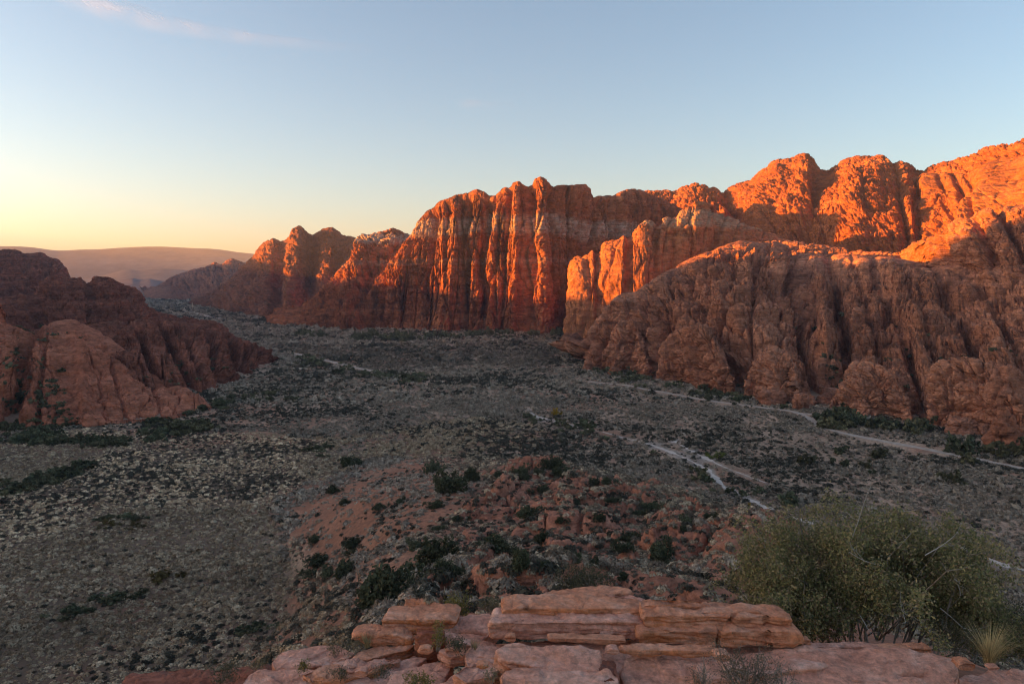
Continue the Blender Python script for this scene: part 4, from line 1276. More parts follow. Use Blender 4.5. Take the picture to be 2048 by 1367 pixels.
def mass(name, label, idx, n, seed):
    """all the given tufts as one sheet of ground cover"""
    g = np.random.default_rng(seed)
    pr = [tuft_proto(n, seed * 10 + q, 0.66, 0.35, 0.26 * math.sqrt(64.0 / n)) for q in range(10)]
    which = g.integers(0, 10, len(idx))
    th = g.uniform(0, 6.28, len(idx))
    Vs, Cs = [], []
    for q in range(10):
        m = idx[which == q]
        t = th[which == q]
        c, s = np.cos(t)[:, None], np.sin(t)[:, None]
        P0 = pr[q][None]
        r = pts[m, 2][:, None]
        X = (P0[..., 0] * c - P0[..., 1] * s) * r + pts[m, 0][:, None]
        Y = (P0[..., 0] * s + P0[..., 1] * c) * r + pts[m, 1][:, None]
        Z = P0[..., 2] * r * g.uniform(0.85, 1.3, len(m))[:, None] + pz[m][:, None] - 0.05
        Vs.append(np.stack([X, Y, Z], -1).reshape(-1, 3).astype(np.float32))
        sh = 1 + 0.2 * g.normal(size=(len(m), n))
        cc = pts[m, 3:6][:, None, :] * np.clip(sh, 0.5, 1.6)[..., None]
        Cs.append(np.repeat(cc.reshape(-1, 3), 3, axis=0).astype(np.float32))
    V, Cc = np.vstack(Vs), np.vstack(Cs)
    o = link(name, mesh_np(name, V, np.arange(len(V)).reshape(-1, 3), M_leaf, False, None, Cc))
    return tag(o, label, kind='stuff')


rest = np.where(~single)[0]
dr = dist[rest]
for kd, nm, lab in ((0, 'tuft_cover', 'cover of pale olive tufts on the left flat'), (1, 'sagebrush_cover', 'cover of grey sagebrush over the plain')):
    m = pts[rest, 6] == kd
    mass(nm, lab, rest[m & (dr < 130)], 64, 11 + kd)
    mass(nm, lab, rest[m & (dr >= 130) & (dr < 300)], 26, 13 + kd)
    if kd: mass(nm, lab, rest[m & (dr >= 300)], 12, 15 + kd)
print('scrub', len(pts), 'pale', (pts[:, 6] == 0).sum())

# ------------------------------------------------------------------ dark bushes and small trees
M_stem = NT('grey_bark')
M_stem = M_stem.done((0.13, 0.105, 0.09), None, 0.9, 0.1)


def tubes(segs, sides=4):
    """segs: list of (p0, p1, r0, r1). One set of arrays."""
    P0 = np.array([s[0] for s in segs], float); P1 = np.array([s[1] for s in segs], float)
    R0 = np.array([s[2] for s in segs]); R1 = np.array([s[3] for s in segs])
    d = P1 - P0
    d /= np.linalg.norm(d, axis=1, keepdims=True) + 1e-9
    up = np.where(np.abs(d[:, 2:3]) > 0.9, np.array([[1.0, 0, 0]]), np.array([[0, 0, 1.0]]))
    a = np.cross(d, up); a /= np.linalg.norm(a, axis=1, keepdims=True) + 1e-9
    b = np.cross(d, a)
    th = np.arange(sides) * 2 * np.pi / sides
    ring = np.cos(th)[None, :, None] * a[:, None] + np.sin(th)[None, :, None] * b[:, None]
    V = np.concatenate([P0[:, None] + ring * R0[:, None, None], P1[:, None] + ring * R1[:, None, None]], 1)
    n = len(segs)
    base = (np.arange(n) * 2 * sides)[:, None]
    i = np.arange(sides)
    F = np.stack([base + i, base + (i + 1) % sides, base + sides + (i + 1) % sides, base + sides + i], -1).reshape(-1, 4)
    return V.reshape(-1, 3), F


def stems_proto(seed, n=7, spread=0.6, h=0.75, r=0.035):
    g = np.random.default_rng(seed)
    segs = []
    for i in range(n):
        th = g.uniform(0, 6.28)
        p = np.array([0.08 * math.cos(th), 0.08 * math.sin(th), -0.08])
        dr_ = np.array([math.cos(th) * spread, math.sin(th) * spread, h]) * g.uniform(0.7, 1.1)
        rr_ = r
        for k in range(4):
            q = p + dr_ / 4 + g.normal(size=3) * 0.05
            segs.append((p, q, rr_, rr_ * 0.7))
            if k > 0:
                t = q + g.normal(size=3) * 0.16 + np.array([0, 0, 0.08])
                segs.append((q, t, rr_ * 0.5, rr_ * 0.2))
            p, rr_ = q, rr_ * 0.7
    return tubes(segs)


JUN = np.array([0.082, 0.088, 0.05])
BIG = []      # detailed bushes: crown and stem meshes
for q in range(6):
    V, s = crown_proto(2600, 900 + q, 8, 0.062, 0.85)
    cm = leafmesh('crown', V, 4, JUN * (0.85 + 0.08 * q), 0.25, s, seed=q)
    sv, sf = stems_proto(950 + q)
    BIG.append((cm, mesh_np('stem', sv, sf, M_stem)))
SMALL = []
for q in range(8):
    V, s = crown_proto(330, 980 + q, 6, 0.14, 0.8)
    SMALL.append(leafmesh('dark_bush', V, 4, (JUN if q % 3 else JUN * np.array([1.35, 1.15, 1.1])) * (0.8 + 0.11 * q), 0.25, s, seed=q + 20))
YEL = crown_proto(420, 1010, 5, 0.11, 0.9)


def settle(u, v, lim=(8, 900)):
    """the place on the ground seen at (u, v): march along the line of sight"""
    d = ray(u, v)
    t = np.linspace(lim[0], lim[1], 1600) ** 1.0
    p = EYE + d[None] * (t / d[1])[:, None]
    z = surf_z(p[:, 0], p[:, 1])
    hit = np.where(p[:, 2] <= z)[0]
    i = hit[0] if len(hit) else len(t) - 1
    return np.array([p[i, 0], p[i, 1], z[i]]), t[i]


rb = np.random.default_rng(55)


def big_bush(u, v, wpx, label, group=None, tall=1.0):
    """(u, v): foot of the bush in the photograph; wpx: its width there"""
    p, dep = settle(u, v)
    r = 0.5 * wpx / FPX * dep / math.cos(PITCH)
    e = bpy.data.objects.new('dark_bush', None)
    COL.objects.link(e)
    e.location = p
    e.rotation_euler = (0, 0, rb.uniform(0, 6.28))
    e.scale = (r, r, r * tall)
    cm, sm_ = BIG[rb.integers(0, 6)]
    link('crown', cm, e); link('stem', sm_, e)
    return tag(e, label, 'bush', group)


GK = 'dark bushes scattered on the rocky knoll'
LK = 'dark green bush growing in a crack of the rocky knoll'
big_bush(870, 943, 42, 'round dark bush standing alone at the far top edge of the orange sand')
big_bush(705, 931, 40, 'dark bush alone on the olive flat left of the orange sand')
big_bush(902, 984, 66, 'long low dark bush on the far rim of the orange sand')
big_bush(944, 962, 52, 'dark bush climbing the left side of the knoll tip')
big_bush(881, 1130, 84, 'tall dark bush at the border between orange sand and rock', tall=1.2)
big_bush(898, 1162, 56, 'dark bush tucked right below the tall bush at the sand border')
big_bush(775, 1197, 134, 'widest dark bush of the slope, at the bottom of the orange sand', tall=0.95)
big_bush(692, 1152, 62, 'grey dark bush at the lower left tip of the orange sand', tall=0.8)
big_bush(636, 1132, 74, 'dark bush clump where the left flat meets the orange sand', tall=0.6)
big_bush(706, 1096, 62, 'dark bush clump in the middle of the orange sand', tall=0.6)
big_bush(998, 1106, 68, 'broad dark bush on the near left face of the knoll', tall=0.7)
big_bush(1045, 1150, 48, 'tall narrow dark bush on the near face of the knoll', tall=1.4)
big_bush(1319, 1122, 62, 'broad dark bush on the right shoulder of the knoll')
big_bush(1057, 1037, 56, 'dark bush left of the smooth rock slab of the knoll', tall=0.8)
big_bush(1108, 940, 52, 'dark bush on the right of the knoll tip', tall=0.9)
for u, v, w in ((998, 955, 27), (1041, 946, 36), (1050, 958, 26), (1078, 952, 24), (1122, 954, 40), (1186, 970, 31), (1213, 970, 29), (1088, 986, 40), (1123, 1054, 25), (1198, 1046, 30), (1278, 1030, 27), (1303, 1018, 36),
                (1375, 1047, 36), (1367, 1066, 23), (1088, 1088, 40), (1088, 1150, 28), (1153, 1121, 30), (1190, 1132, 28), (1264, 1090, 52), (1248, 1112, 40), (1250, 1158, 30), (1338, 1134, 27), (936, 1171, 32), (1420, 1040, 30), (1225, 1005, 24), (1150, 1012, 24)):
    big_bush(u, v, w, LK, GK, tall=0.85)
GS = 'dark bushes on the orange sand'
for u, v, w in ((916, 1043, 32), (834, 1094, 40), (879, 1060, 27), (631, 1084, 30), (870, 1016, 36), (760, 1018, 30), (690, 1010, 34), (668, 985, 30), (800, 1008, 26), (660, 1150, 40), (735, 1215, 40)):
    big_bush(u, v, w, 'medium dark bush rooted in the orange sand', GS, tall=0.7)


SMALLQ = []       # bushes waiting to be placed: size in the picture, place, radius, tall, label, group


def put_bush(p, r, tall, label, group, name, me):
    o = bpy.data.objects.new(name, me or SMALL[rb.integers(0, 8)])
    COL.objects.link(o)
    o.location = p - np.array([0, 0, 0.05 * r])
    o.rotation_euler = (0, 0, rb.uniform(0, 6.28))
    o.scale = (r, r, r * tall * rb.uniform(0.8, 1.2))
    return tag(o, label, 'bush', group)


def small_bush(u, v, wpx, label, group, name='dark_bush', me=None, tall=1.0):
    p = onz(u, v, 0.0)
    p[2] = float(ground_z(p[0:1], p[1:2])[0])
    p = onz(u, v, p[2])
    if blocked(p[0:1], p[1:2])[0] and group != 'bushes on rock': return None
    r = 0.5 * wpx / FPX * p[1]
    if group is None: return put_bush(p, r, tall, label, group, name, me)
    SMALLQ.append((wpx, p, r, tall, label, group))


def band(line, n, w0, w1, spread, label, group, tall=0.8):
    l = np.array(line, float)
    d = np.r_[0, np.cumsum(np.hypot(*np.diff(l, axis=0).T))]
    for i in range(n):
        q = rb.uniform(0, d[-1])
        for _ in range(4):       # gather in clumps with gaps between
            if vnoise2(np.array([q / 26.0]), np.array([n * 1.7]), 12)[0] > -0.05 + 0.5 * (rb.random() - 0.5): break
            q = rb.uniform(0, d[-1])
        u, v = np.interp(q, d, l[:, 0]), np.interp(q, d, l[:, 1])
        small_bush(u + rb.normal() * spread * 1.3, v + rb.normal() * spread * 0.5, rb.uniform(w0, w1), label, group, tall=tall)


def rock_bush(key, u, v, wpx, label, group, tall=0.8):
    """a bush rooted on a rock face: the nearest point of that massif seen at (u, v)"""
    e = MASSIF[key]
    if 'pu' not in e: e['pu'], e['pv'] = proj(e['P'][:, 1:])
    m = e['P'].shape[1] - 1
    k_ = int(np.argmin((e['pu'] - u) ** 2 + (e['pv'] - v) ** 2))
    p = e['P'][k_ // m, 1 + k_ % m]
    r = 0.5 * wpx / FPX * p[1]
    SMALLQ.append((wpx, p - np.array([0, 0, 0.2 * r]), r, tall, label, group))


def rock_bushes(key, n, poly, w0, w1, label, group):
    pl = np.array(poly, float)
    c = 0
    while c < n:
        u, v = rb.uniform(pl[:, 0].min(), pl[:, 0].max()), rb.uniform(pl[:, 1].min(), pl[:, 1].max())
        if inpoly(np.array([u]), np.array([v]), poly)[0]:
            rock_bush(key, u, v, rb.uniform(w0, w1), label, group)
            c += 1


rock_bushes('salmon', 70, [(0, 690), (70, 700), (110, 740), (130, 800), (140, 840), (0, 846)], 12, 30, 'dark bush on the shaded left part of the salmon slickrock', 'bushes on the salmon slickrock')
rock_bushes('salmon', 14, [(20, 640), (60, 645), (200, 660), (180, 680), (30, 690)], 8, 18, 'small bush near the top of the salmon slickrock', 'bushes at the top of the salmon slickrock')
rock_bushes('leftfins', 30, [(240, 780), (330, 770), (440, 765), (540, 730), (500, 700), (420, 720), (330, 720)], 7, 16, 'small dark bush between the dark left fins', 'bushes between the dark left fins')
rock_bushes('hump', 60, [(1560, 640), (1700, 620), (1900, 640), (2040, 690), (2040, 840), (1900, 840), (1780, 810), (1640, 780)], 8, 22, 'dark bush on the rubbly right slope of the brown hump', 'bushes on the right slope of the hump')
rock_bushes('hump', 26, [(1640, 700), (1690, 720), (1740, 800), (1700, 815), (1660, 770)], 10, 24, 'dark bush in the deep gully of the brown hump', 'bushes in the gully of the hump')
rock_bushes('hump', 26, [(1160, 725), (1300, 750), (1420, 770), (1560, 795), (1540, 780), (1400, 750), (1280, 735)], 8, 16, 'dark bush clinging to the foot of the brown hump', 'bushes on the foot of the hump')

band([(-20, 876), (120, 880), (240, 886), (300, 878), (330, 866), (380, 856), (430, 850)], 95, 18, 46, 11, 'dark bush in the winding thicket crossing the left flat', 'thicket on the left flat')
band([(-20, 990), (60, 972), (120, 950), (165, 938)], 48, 22, 50, 11, 'dark bush in the hollow at the left edge of the flat', 'bushes in the left hollow', 0.7)
band([(-20, 858), (150, 851), (330, 842), (400, 822), (440, 806), (520, 800), (560, 790)], 85, 14, 36, 8, 'dark bush lining the foot of the salmon slickrock', 'bushes below the salmon slickrock')
band([(560, 712), (640, 728), (720, 746), (800, 756), (850, 757)], 75, 10, 28, 9, 'dark bush beside the pale road left of centre', 'bushes along the pale road')
band([(600, 670), (700, 678), (860, 676), (1000, 668), (1140, 668)], 110, 9, 24, 7, 'dark tree at the foot of the tall cliff', 'trees at the foot of the tall cliff', 1.1)
band([(1150, 740), (1230, 752), (1310, 768), (1400, 785), (1500, 806), (1570, 818)], 60, 12, 32, 8, 'dark bush at the foot of the brown rock hump', 'bushes below the brown hump')
band([(1660, 838), (1720, 852), (1790, 858), (1840, 862)], 34, 26, 56, 10, 'dark green bush in the grove right of the trail bend', 'grove by the trail bend', 1.0)
band([(1060, 838), (1180, 868), (1320, 905), (1420, 960), (1540, 1010)], 22, 14, 32, 14, 'dark bush along the dry wash', 'bushes along the dry wash')
band([(200, 1195), (300, 1195)], 6, 34, 54, 9, 'black looking bush on the lower left flat', 'black bushes on the lower left flat', 0.55)
band([(450, 1265), (560, 1250), (640, 1245)], 9, 22, 40, 5, 'dark bush in the streak above the lower left ledge', 'streak of bushes above the ledge', 0.5)
band([(190, 1040), (260, 1035), (300, 1045)], 7, 24, 40, 6, 'dark grey bush on the middle of the left flat', 'grey bushes on the left flat', 0.5)
band([(60, 1240), (200, 1220)], 8, 26, 46, 10, 'dark grey bush near the lower left corner', 'grey bushes in the lower left corner', 0.5)
band([(600, 905), (680, 893), (560, 790)], 10, 18, 34, 9, 'dark bush on the pale flat left of centre', 'bushes on the flat left of centre', 0.6)
for u, v, w, lab in ((1610, 925, 46, 'dark bush on the plain below the trail, left of the trail bend'), (1684, 932, 30, 'left one of two round dark bushes on the right plain'), (1728, 936, 30, 'right one of two round dark bushes on the right plain'),
                     (1748, 948, 22, 'smallest round dark bush below the pair on the right plain'), (1754, 912, 46, 'low wide dark bush just below the trail on the right'), (1937, 926, 40, 'dark round bush standing on the trail edge at right'),
                     (1895, 962, 44, 'dark bush on the right plain near the frame edge'), (1922, 970, 26, 'small bush touching a bigger one on the right plain'), (1402, 960, 46, 'dark bush at the bend of the dry wash'),
                     (1585, 1006, 64, 'largest dark bush on the plain, beside a pale sand patch'), (1168, 852, 42, 'grey green bush on the near bank of the wash'), (1930, 905, 60, 'dark bush at the foot of the right-hand boulders'), (2015, 912, 70, 'dark bush below the rock at the right edge'),
                     (1560, 808, 30, 'bush right below the trail junction'), (1680, 905, 30, 'bush in the middle of the right plain'), (1985, 905, 40, 'bush between the right-hand boulders and the trail')):
    small_bush(u, v, w, lab, None, tall=1.0)
# the largest of them singly, the many small ones as one cover
SMALLQ.sort(key=lambda t: -t[0])
NSING = 225
for (w_, p, r, tall, label, group) in SMALLQ[:NSING]:
    put_bush(p, r, tall, label, group, 'dark_bush', None)
Vs, Cs = [], []
lowp = [crown_proto(150, 990 + q, 6, 0.2, 0.8) for q in range(6)]
for (w_, p, r, tall, label, group) in SMALLQ[NSING:]:
    V, s_ = lowp[rb.integers(0, 6)]
    t_ = rb.uniform(0, 6.28)
    c_, n_ = math.cos(t_), math.sin(t_)
    Vs.append(np.stack([(V[:, 0] * c_ - V[:, 1] * n_) * r, (V[:, 0] * n_ + V[:, 1] * c_) * r, V[:, 2] * r * tall], 1) + p)
    Cs.append(JUN[None] * np.array([1.25, 1.12, 1.15]) * s_[:, None] * rb.uniform(0.8, 1.9))
V, Cc = np.vstack(Vs), np.vstack(Cs)
o_ = link('bush_cover', mesh_np('bush_cover', V, np.arange(len(V)).reshape(-1, 4), M_leaf, False, None, Cc))
tag(o_, 'cover of small dark bushes at the feet of the cliffs and on their ledges', kind='stuff')
om = leafmesh('yellow_bush', YEL[0], 4, (0.30, 0.19, 0.03), 0.2, YEL[1], seed=3)
small_bush(1112, 830, 22, 'small golden yellow bush beside the wash on the plain', None, 'yellow_bush', om, 1.3)
small_bush(1500, 1012, 12, 'tiny golden bush near the lower end of the wash', None, 'yellow_bush', om, 1.2)
gm = leafmesh('green_bush', YEL[0], 4, (0.13, 0.14, 0.035), 0.2, YEL[1], seed=4)
small_bush(1425, 914, 40, 'yellow green bush on the plain right of the wash', None, 'green_bush', gm, 0.6)
bm_ = leafmesh('brown_bush', YEL[0], 4, (0.10, 0.075, 0.03), 0.2, YEL[1], seed=6)
small_bush(335, 1155, 60, 'olive brown bush alone on the left flat', None, 'brown_bush', bm_, 0.8)
small_bush(220, 1052, 46, 'left olive bush of a pair on the left flat', None, 'brown_bush', bm_, 0.5)
small_bush(272, 1054, 40, 'right olive bush of a pair on the left flat', None, 'brown_bush', bm_, 0.5)
# ------------------------------------------------------------------ the rock ledge at the viewpoint
M_ledge = None


def ledge_mat(name, lo, mid, hi, lichen=0.28, orange=0.5):
    k = NT(name)
    co = k.coords()
    oi = k.n('ShaderNodeObjectInfo')
    sh = k.n('ShaderNodeVectorMath', operation='ADD')
    k.t.links.new(co, sh.inputs[0]); k.t.links.new(oi.outputs['Random'], sh.inputs[1])
    c1 = k.noise(sh.outputs[0], 2.2, 6, 0.65, 0.4)
    col = k.ramp(c1, [(0.3, lo), (0.5, mid), (0.68, hi)])
    bed = k.noise(k.coords((0.9, 0.9, 26.0), rot=(0.04, 0.05, 0)), 1.0, 4, 0.6, 0.15)
    col = k.mix(k.ramp(bed, [(0.32, 0.45), (0.5, 0.0)]), col, tuple(0.6 * c for c in lo))
    geo = k.n('ShaderNodeNewGeometry')
    sp = k.n('ShaderNodeSeparateXYZ'); k.t.links.new(geo.outputs['True Normal'], sp.inputs[0])
    # steep faces are mixed towards orange, level tops are not
    side = k.ramp(sp.outputs[2], [(0.25, 1.0), (0.7, 0.0)])
    col = k.mix(k.math('MULTIPLY', side, k.math('MULTIPLY', orange, k.ramp(k.noise(co, 1.3, 3), [(0.42, 0.2), (0.62, 1.0)]))), col, (0.60, 0.215, 0.085))
    # grey and black lichen blotches
    li = k.noise(co, 5.0, 6, 0.72, 0.3)
    pa = k.noise(co, 0.9, 3, 0.5)
    f = k.math('MULTIPLY', k.ramp(li, [(0.52, 0.0), (0.60, 1.0)]), k.ramp(pa, [(0.40, 0.0), (0.56, 1.0)]))
    col = k.mix(k.math('MULTIPLY', f, lichen), col, (0.10, 0.075, 0.07))
    f2 = k.ramp(k.noise(co, 38.0, 3, 0.6), [(0.66, 0.0), (0.72, 1.0)])
    col = k.mix(k.math('MULTIPLY', f2, 0.35), col, (0.55, 0.45, 0.38))
    cr = k.ramp(k.voro(sh.outputs[0], 1.4, 'DISTANCE_TO_EDGE'), [(0.0, 0.0), (0.03, 1.0)])
    mot = k.ramp(k.noise(co, 11.0, 7, 0.72, 0.3), [(0.34, 0.72), (0.5, 1.05), (0.66, 1.35)])
    col = k.mix(1.0, col, mot, 'MULTIPLY')
    n = k.bump(bed, 0.9, 0.035)
    n = k.bump(k.noise(co, 7.0, 8, 0.7), 1.0, 0.07, n)
    n = k.bump(k.noise(co, 60.0, 4, 0.6), 0.4, 0.006, n)
    n = k.bump(cr, 0.4, 0.03, n)
    return k.done(col, n, 0.88, 0.15)


M_ledge = ledge_mat('ledge_sandstone', (0.58, 0.25, 0.17), (0.74, 0.355, 0.25), (0.82, 0.49, 0.38))
M_ledge_o = ledge_mat('orange_ledge_sandstone', (0.54, 0.205, 0.115), (0.70, 0.295, 0.17), (0.78, 0.40, 0.27), 0.35, 0.9)
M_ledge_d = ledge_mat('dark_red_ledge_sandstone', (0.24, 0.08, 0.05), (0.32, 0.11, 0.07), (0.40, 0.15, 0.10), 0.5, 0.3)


def rock(name, label, outline, Y, depth, mat=None, seed=0, rough=1.0, back=0.93, front=0.955, lean=0.0, drop=0.0, groove=1.0, m=170, cuts=(), cover=False, flat=0.0, thick=0.2):
    """a rock whose near face fills the outline (pixels) at depth Y; it runs back 'depth' metres, rising by 'drop' (negative: falling)"""
    mat = mat or M_ledge
    o = np.array(outline, float)
    if not cover and not flat:      # the outline is near face and top together: leave room for the top that shows above the near face
        v0_, h_ = o[:, 1].min(), np.ptp(o[:, 1])
        hz_ = EYE[2] - at(o[0, 0], v0_, Y)[2]
        ex = hz_ * FPX * (1 / Y - 1 / (Y + depth)) + drop / (Y + depth) * FPX
        if ex > 0.5 * h_:
            ex = 0.5 * h_
            depth = 1 / max(0.02, 1 / Y - ex / (hz_ * FPX)) - Y
            drop = 0.0
        o[:, 1] = v0_ + ex + (o[:, 1] - v0_) * (1 - ex / h_)
    # even, slightly rounded outline
    q = np.vstack([o, o[:1]])
    d = np.r_[0, np.cumsum(np.hypot(*np.diff(q, axis=0).T))]
    t = np.linspace(0, d[-1], m, endpoint=False)
    o = np.stack([np.interp(t, d, q[:, i]) for i in (0, 1)], 1)
    kx_ = np.exp(-0.5 * (np.arange(-6, 7) / 0.9) ** 2); kx_ /= kx_.sum()
    o = np.stack([np.convolve(np.r_[o[-6:, i], o[:, i], o[:6, i]], kx_, 'valid') for i in (0, 1)], 1)
    P = at(o[:, 0], o[:, 1], Y)
    push = np.array([lean, 1.0, drop / max(depth, 1e-3)]) * depth
    if flat:           # a slab lying nearly flat: the outline is its top, leaning away from the eye
        P = at(o[:, 0], o[:, 1], Y + flat * (o[:, 1].max() - o[:, 1]) / np.ptp(o[:, 1]))
        push = np.array([lean, 0.25, -1.0]) * thick
    c = P.mean(0)
    rings = []
    nb_ = 26
    ys = np.r_[np.linspace(0, 0.07, 6), np.linspace(0.07, 1, nb_ - 5)[1:]]
    for y in ys:
        s = 1.0
        if y < 0.07: s = front + (1 - front) * math.sqrt(1 - (1 - y / 0.07) ** 2)
        if y > 0.75: s = back + (1 - back) * math.sqrt(max(0, 1 - ((y - 0.75) / 0.25) ** 2))
        R = c + (P - c) * s
        R = R + push * y
        rings.append(R)
    caps0 = [c + (rings[0] - c) * s for s in np.r_[0.0005, np.linspace(0.07, 0.94, 12)]]
    cb = rings[-1].mean(0)
    caps1 = [cb + (rings[-1] - cb) * s for s in np.r_[np.linspace(0.9, 0.1, 6), 0.0005]]
    G = np.array(caps0 + rings + caps1)
    n = len(G)
    # normals by differences
    ga = np.gradient(G, axis=0)
    gb = 0.5 * (np.roll(G, -1, 1) - np.roll(G, 1, 1))
    N = np.cross(ga, gb)
    N /= np.linalg.norm(N, axis=2, keepdims=True) + 1e-9
    ctr = G.reshape(-1, 3).mean(0)
    if np.mean(np.sum(N * (G - ctr), 2)) < 0: N = -N
    X, Yy, Z = G[..., 0] + seed * 3.1, G[..., 1] + seed * 1.7, G[..., 2] + 0.06 * G[..., 0]
    D = 0.022 * rough * fbm3(X * 1.8, Yy * 1.8, Z * 4.0, 3, 300 + seed) + 0.012 * rough * fbm3(X * 9, Yy * 9, Z * 16, 3, 330 + seed)
    wv = 0.35 * fbm3(X * 1.5, Yy * 1.5, Z * 2.0, 2, 340 + seed)
    # broken plates: faces step in and out along joints
    for fq, fz, am in ((1.6, 3.2, 0.045), (3.6, 8.0, 0.024), (8.0, 18.0, 0.010)):
        f1, f2, cid = worley3(X * fq + wv, Yy * fq - wv, Z * fz + wv * 0.4, 390 + seed + int(fq * 10))
        D += am * rough * (cid - 0.5) * smooth(0.0, 0.12, f2 - f1)
    side = 1 - np.abs(N[..., 2])
    for per, am in ((8.0, 0.040), (21.0, 0.014)):
        ph = Z * per + 0.5 * fbm3(X * 1.1, Yy * 1.1, Z * 1.5, 2, 350 + seed)
        fr = ph - np.floor(ph)
        gs = _h(np.floor(ph), np.zeros_like(ph), np.zeros_like(ph), 371 + seed)
        D -= groove * side * am * (gs ** 1.5 * np.exp(-((fr - 0.5) / 0.11) ** 2) + 0.45 * (gs - 0.5))
    for (u0, v0, u1, v1) in cuts:      # a joint crossing the rock
        uu, vv = proj(G)
        dd = polydist(uu, vv, [(u0, v0), (u1, v1)])
        D -= 0.09 * np.exp(-(dd / 3.0) ** 2)
    G = G + N * D[..., None]
    i = np.arange(n - 1)[:, None] * m + np.arange(m)[None, :]
    j = np.arange(n - 1)[:, None] * m + (np.arange(m)[None, :] + 1) % m
    F = np.stack([i, j, j + m, i + m], -1).reshape(-1, 4)
    org = np.array([c[0], c[1] + push[1] * 0.5, G[..., 2].min()])
    ob = link(name, mesh_np(name, G.reshape(-1, 3), F[:, ::-1], mat, True, org), loc=org)
    bm_n = ob.data
    return tag(ob, label, 'rock', None, 'thing')


def box(u0, v0, u1, v1, s=0.0):
    """rough slab outline between two corners, its right end s pixels lower"""
    w, h = u1 - u0, v1 - v0
    return [(u0, v0 + 0.35 * h), (u0 + 0.02 * w, v0 + 0.08 * h), (u0 + 0.12 * w, v0), (u0 + 0.5 * w, v0 + 0.02 * h + s * 0.5), (u1 - 0.1 * w, v0 + s), (u1 - 0.01 * w, v0 + 0.15 * h + s), (u1, v0 + 0.6 * h + s),
            (u1 - 0.03 * w, v1 + s), (u1 - 0.4 * w, v1 + s * 0.6), (u0 + 0.3 * w, v1), (u0 + 0.03 * w, v1 - 0.04 * h)]


# --- the overhanging block at left and the rocks it sits on
rock('boulder', 'flat topped block with an overhanging orange corner at the left of the ledge',
     [(763, 1222), (766, 1212), (778, 1207), (850, 1207), (903, 1209), (913, 1222), (908, 1236), (890, 1252), (850, 1258), (832, 1268), (823, 1270), (812, 1260), (795, 1252), (768, 1248), (764, 1238), (770, 1231)], 9.6, 0.8, M_ledge_o, 1, 0.8, drop=-0.05, lean=0.1)
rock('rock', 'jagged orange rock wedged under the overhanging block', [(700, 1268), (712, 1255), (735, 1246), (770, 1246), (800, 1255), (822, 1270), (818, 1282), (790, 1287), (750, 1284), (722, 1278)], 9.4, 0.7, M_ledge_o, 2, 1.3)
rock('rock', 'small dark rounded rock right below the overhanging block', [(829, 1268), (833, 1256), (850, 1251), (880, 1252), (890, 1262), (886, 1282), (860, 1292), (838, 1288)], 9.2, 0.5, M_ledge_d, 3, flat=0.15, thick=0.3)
# --- sloping slab between block and layered pile
rock('sandstone_slab', 'sloping slab with a diagonal crack between the block and the layered pile', [(884, 1268), (893, 1246), (915, 1232), (960, 1226), (1006, 1226), (1004, 1240), (975, 1270), (958, 1286), (915, 1284), (888, 1282)], 9.3, 0.75, None, 4, 1.0, lean=0.15, drop=0.0, cuts=((905, 1262, 975, 1266),), flat=0.7, thick=0.25)
# --- layered pile in the middle
rock('sandstone_slab', 'topmost long rounded slab of the layered pile in the middle of the ledge', [(1029, 1212), (1031, 1200), (1044, 1193), (1100, 1190), (1170, 1189), (1230, 1186), (1275, 1190), (1296, 1200), (1294, 1217), (1200, 1217), (1110, 1212)], 9.5, 0.75, None, 5, 1.0, drop=0.04)
rock('sandstone_slab', 'second slab of the layered pile, with a joint near its left end', box(1002, 1215, 1296, 1245, 2), 9.2, 0.42, M_ledge_o, 6, cuts=((1054, 1212, 1036, 1248),), cover=True)
rock('sandstone_slab', 'third and lowest slab of the layered pile', box(976, 1243, 1300, 1276), 8.95, 0.45, None, 7, cover=True)
rock('sandstone_slab', 'thin flat flagstone with a bright orange edge at the foot of the layered pile', [(1095, 1268), (1100, 1264), (1180, 1267), (1250, 1273), (1254, 1279), (1232, 1288), (1160, 1280), (1100, 1274)], 8.6, 0.6, M_ledge_o, 8, 0.5)
rock('rock', 'small smooth rock between the two layered piles', [(1200, 1262), (1206, 1252), (1225, 1248), (1268, 1250), (1280, 1262), (1275, 1276), (1210, 1274)], 8.9, 0.5, None, 9)
# --- right-hand pile
rock('sandstone_slab', 'small cap slab on the right-hand orange pile', [(1281, 1212), (1284, 1202), (1300, 1196), (1380, 1196), (1416, 1203), (1424, 1212), (1400, 1222), (1290, 1222)], 9.1, 0.6, M_ledge_o, 10)
rock('sandstone_slab', 'long upper slab of the right-hand orange pile jutting out to the right', [(1282, 1226), (1290, 1217), (1400, 1214), (1500, 1214), (1524, 1217), (1529, 1226), (1520, 1235), (1475, 1232), (1400, 1230), (1300, 1230)], 9.0, 0.75, M_ledge_o, 11)
rock('sandstone_slab', 'thick middle slab of the right-hand orange pile split by a slanting crack', box(1284, 1229, 1586, 1262, 3), 8.9, 0.38, M_ledge_o, 12, cuts=((1470, 1228, 1438, 1264), (1532, 1232, 1535, 1264)), cover=True)
rock('sandstone_slab', 'bottom slab of the right-hand orange pile with square broken blocks', box(1276, 1260, 1604, 1291, 2), 8.75, 0.42, M_ledge_o, 13, cuts=((1440, 1258, 1436, 1292), (1536, 1262, 1540, 1292)), cover=True)
rock('rock', 'small square block at the right end of the orange pile', box(1590, 1270, 1622, 1288), 8.8, 0.4, M_ledge_o, 14)
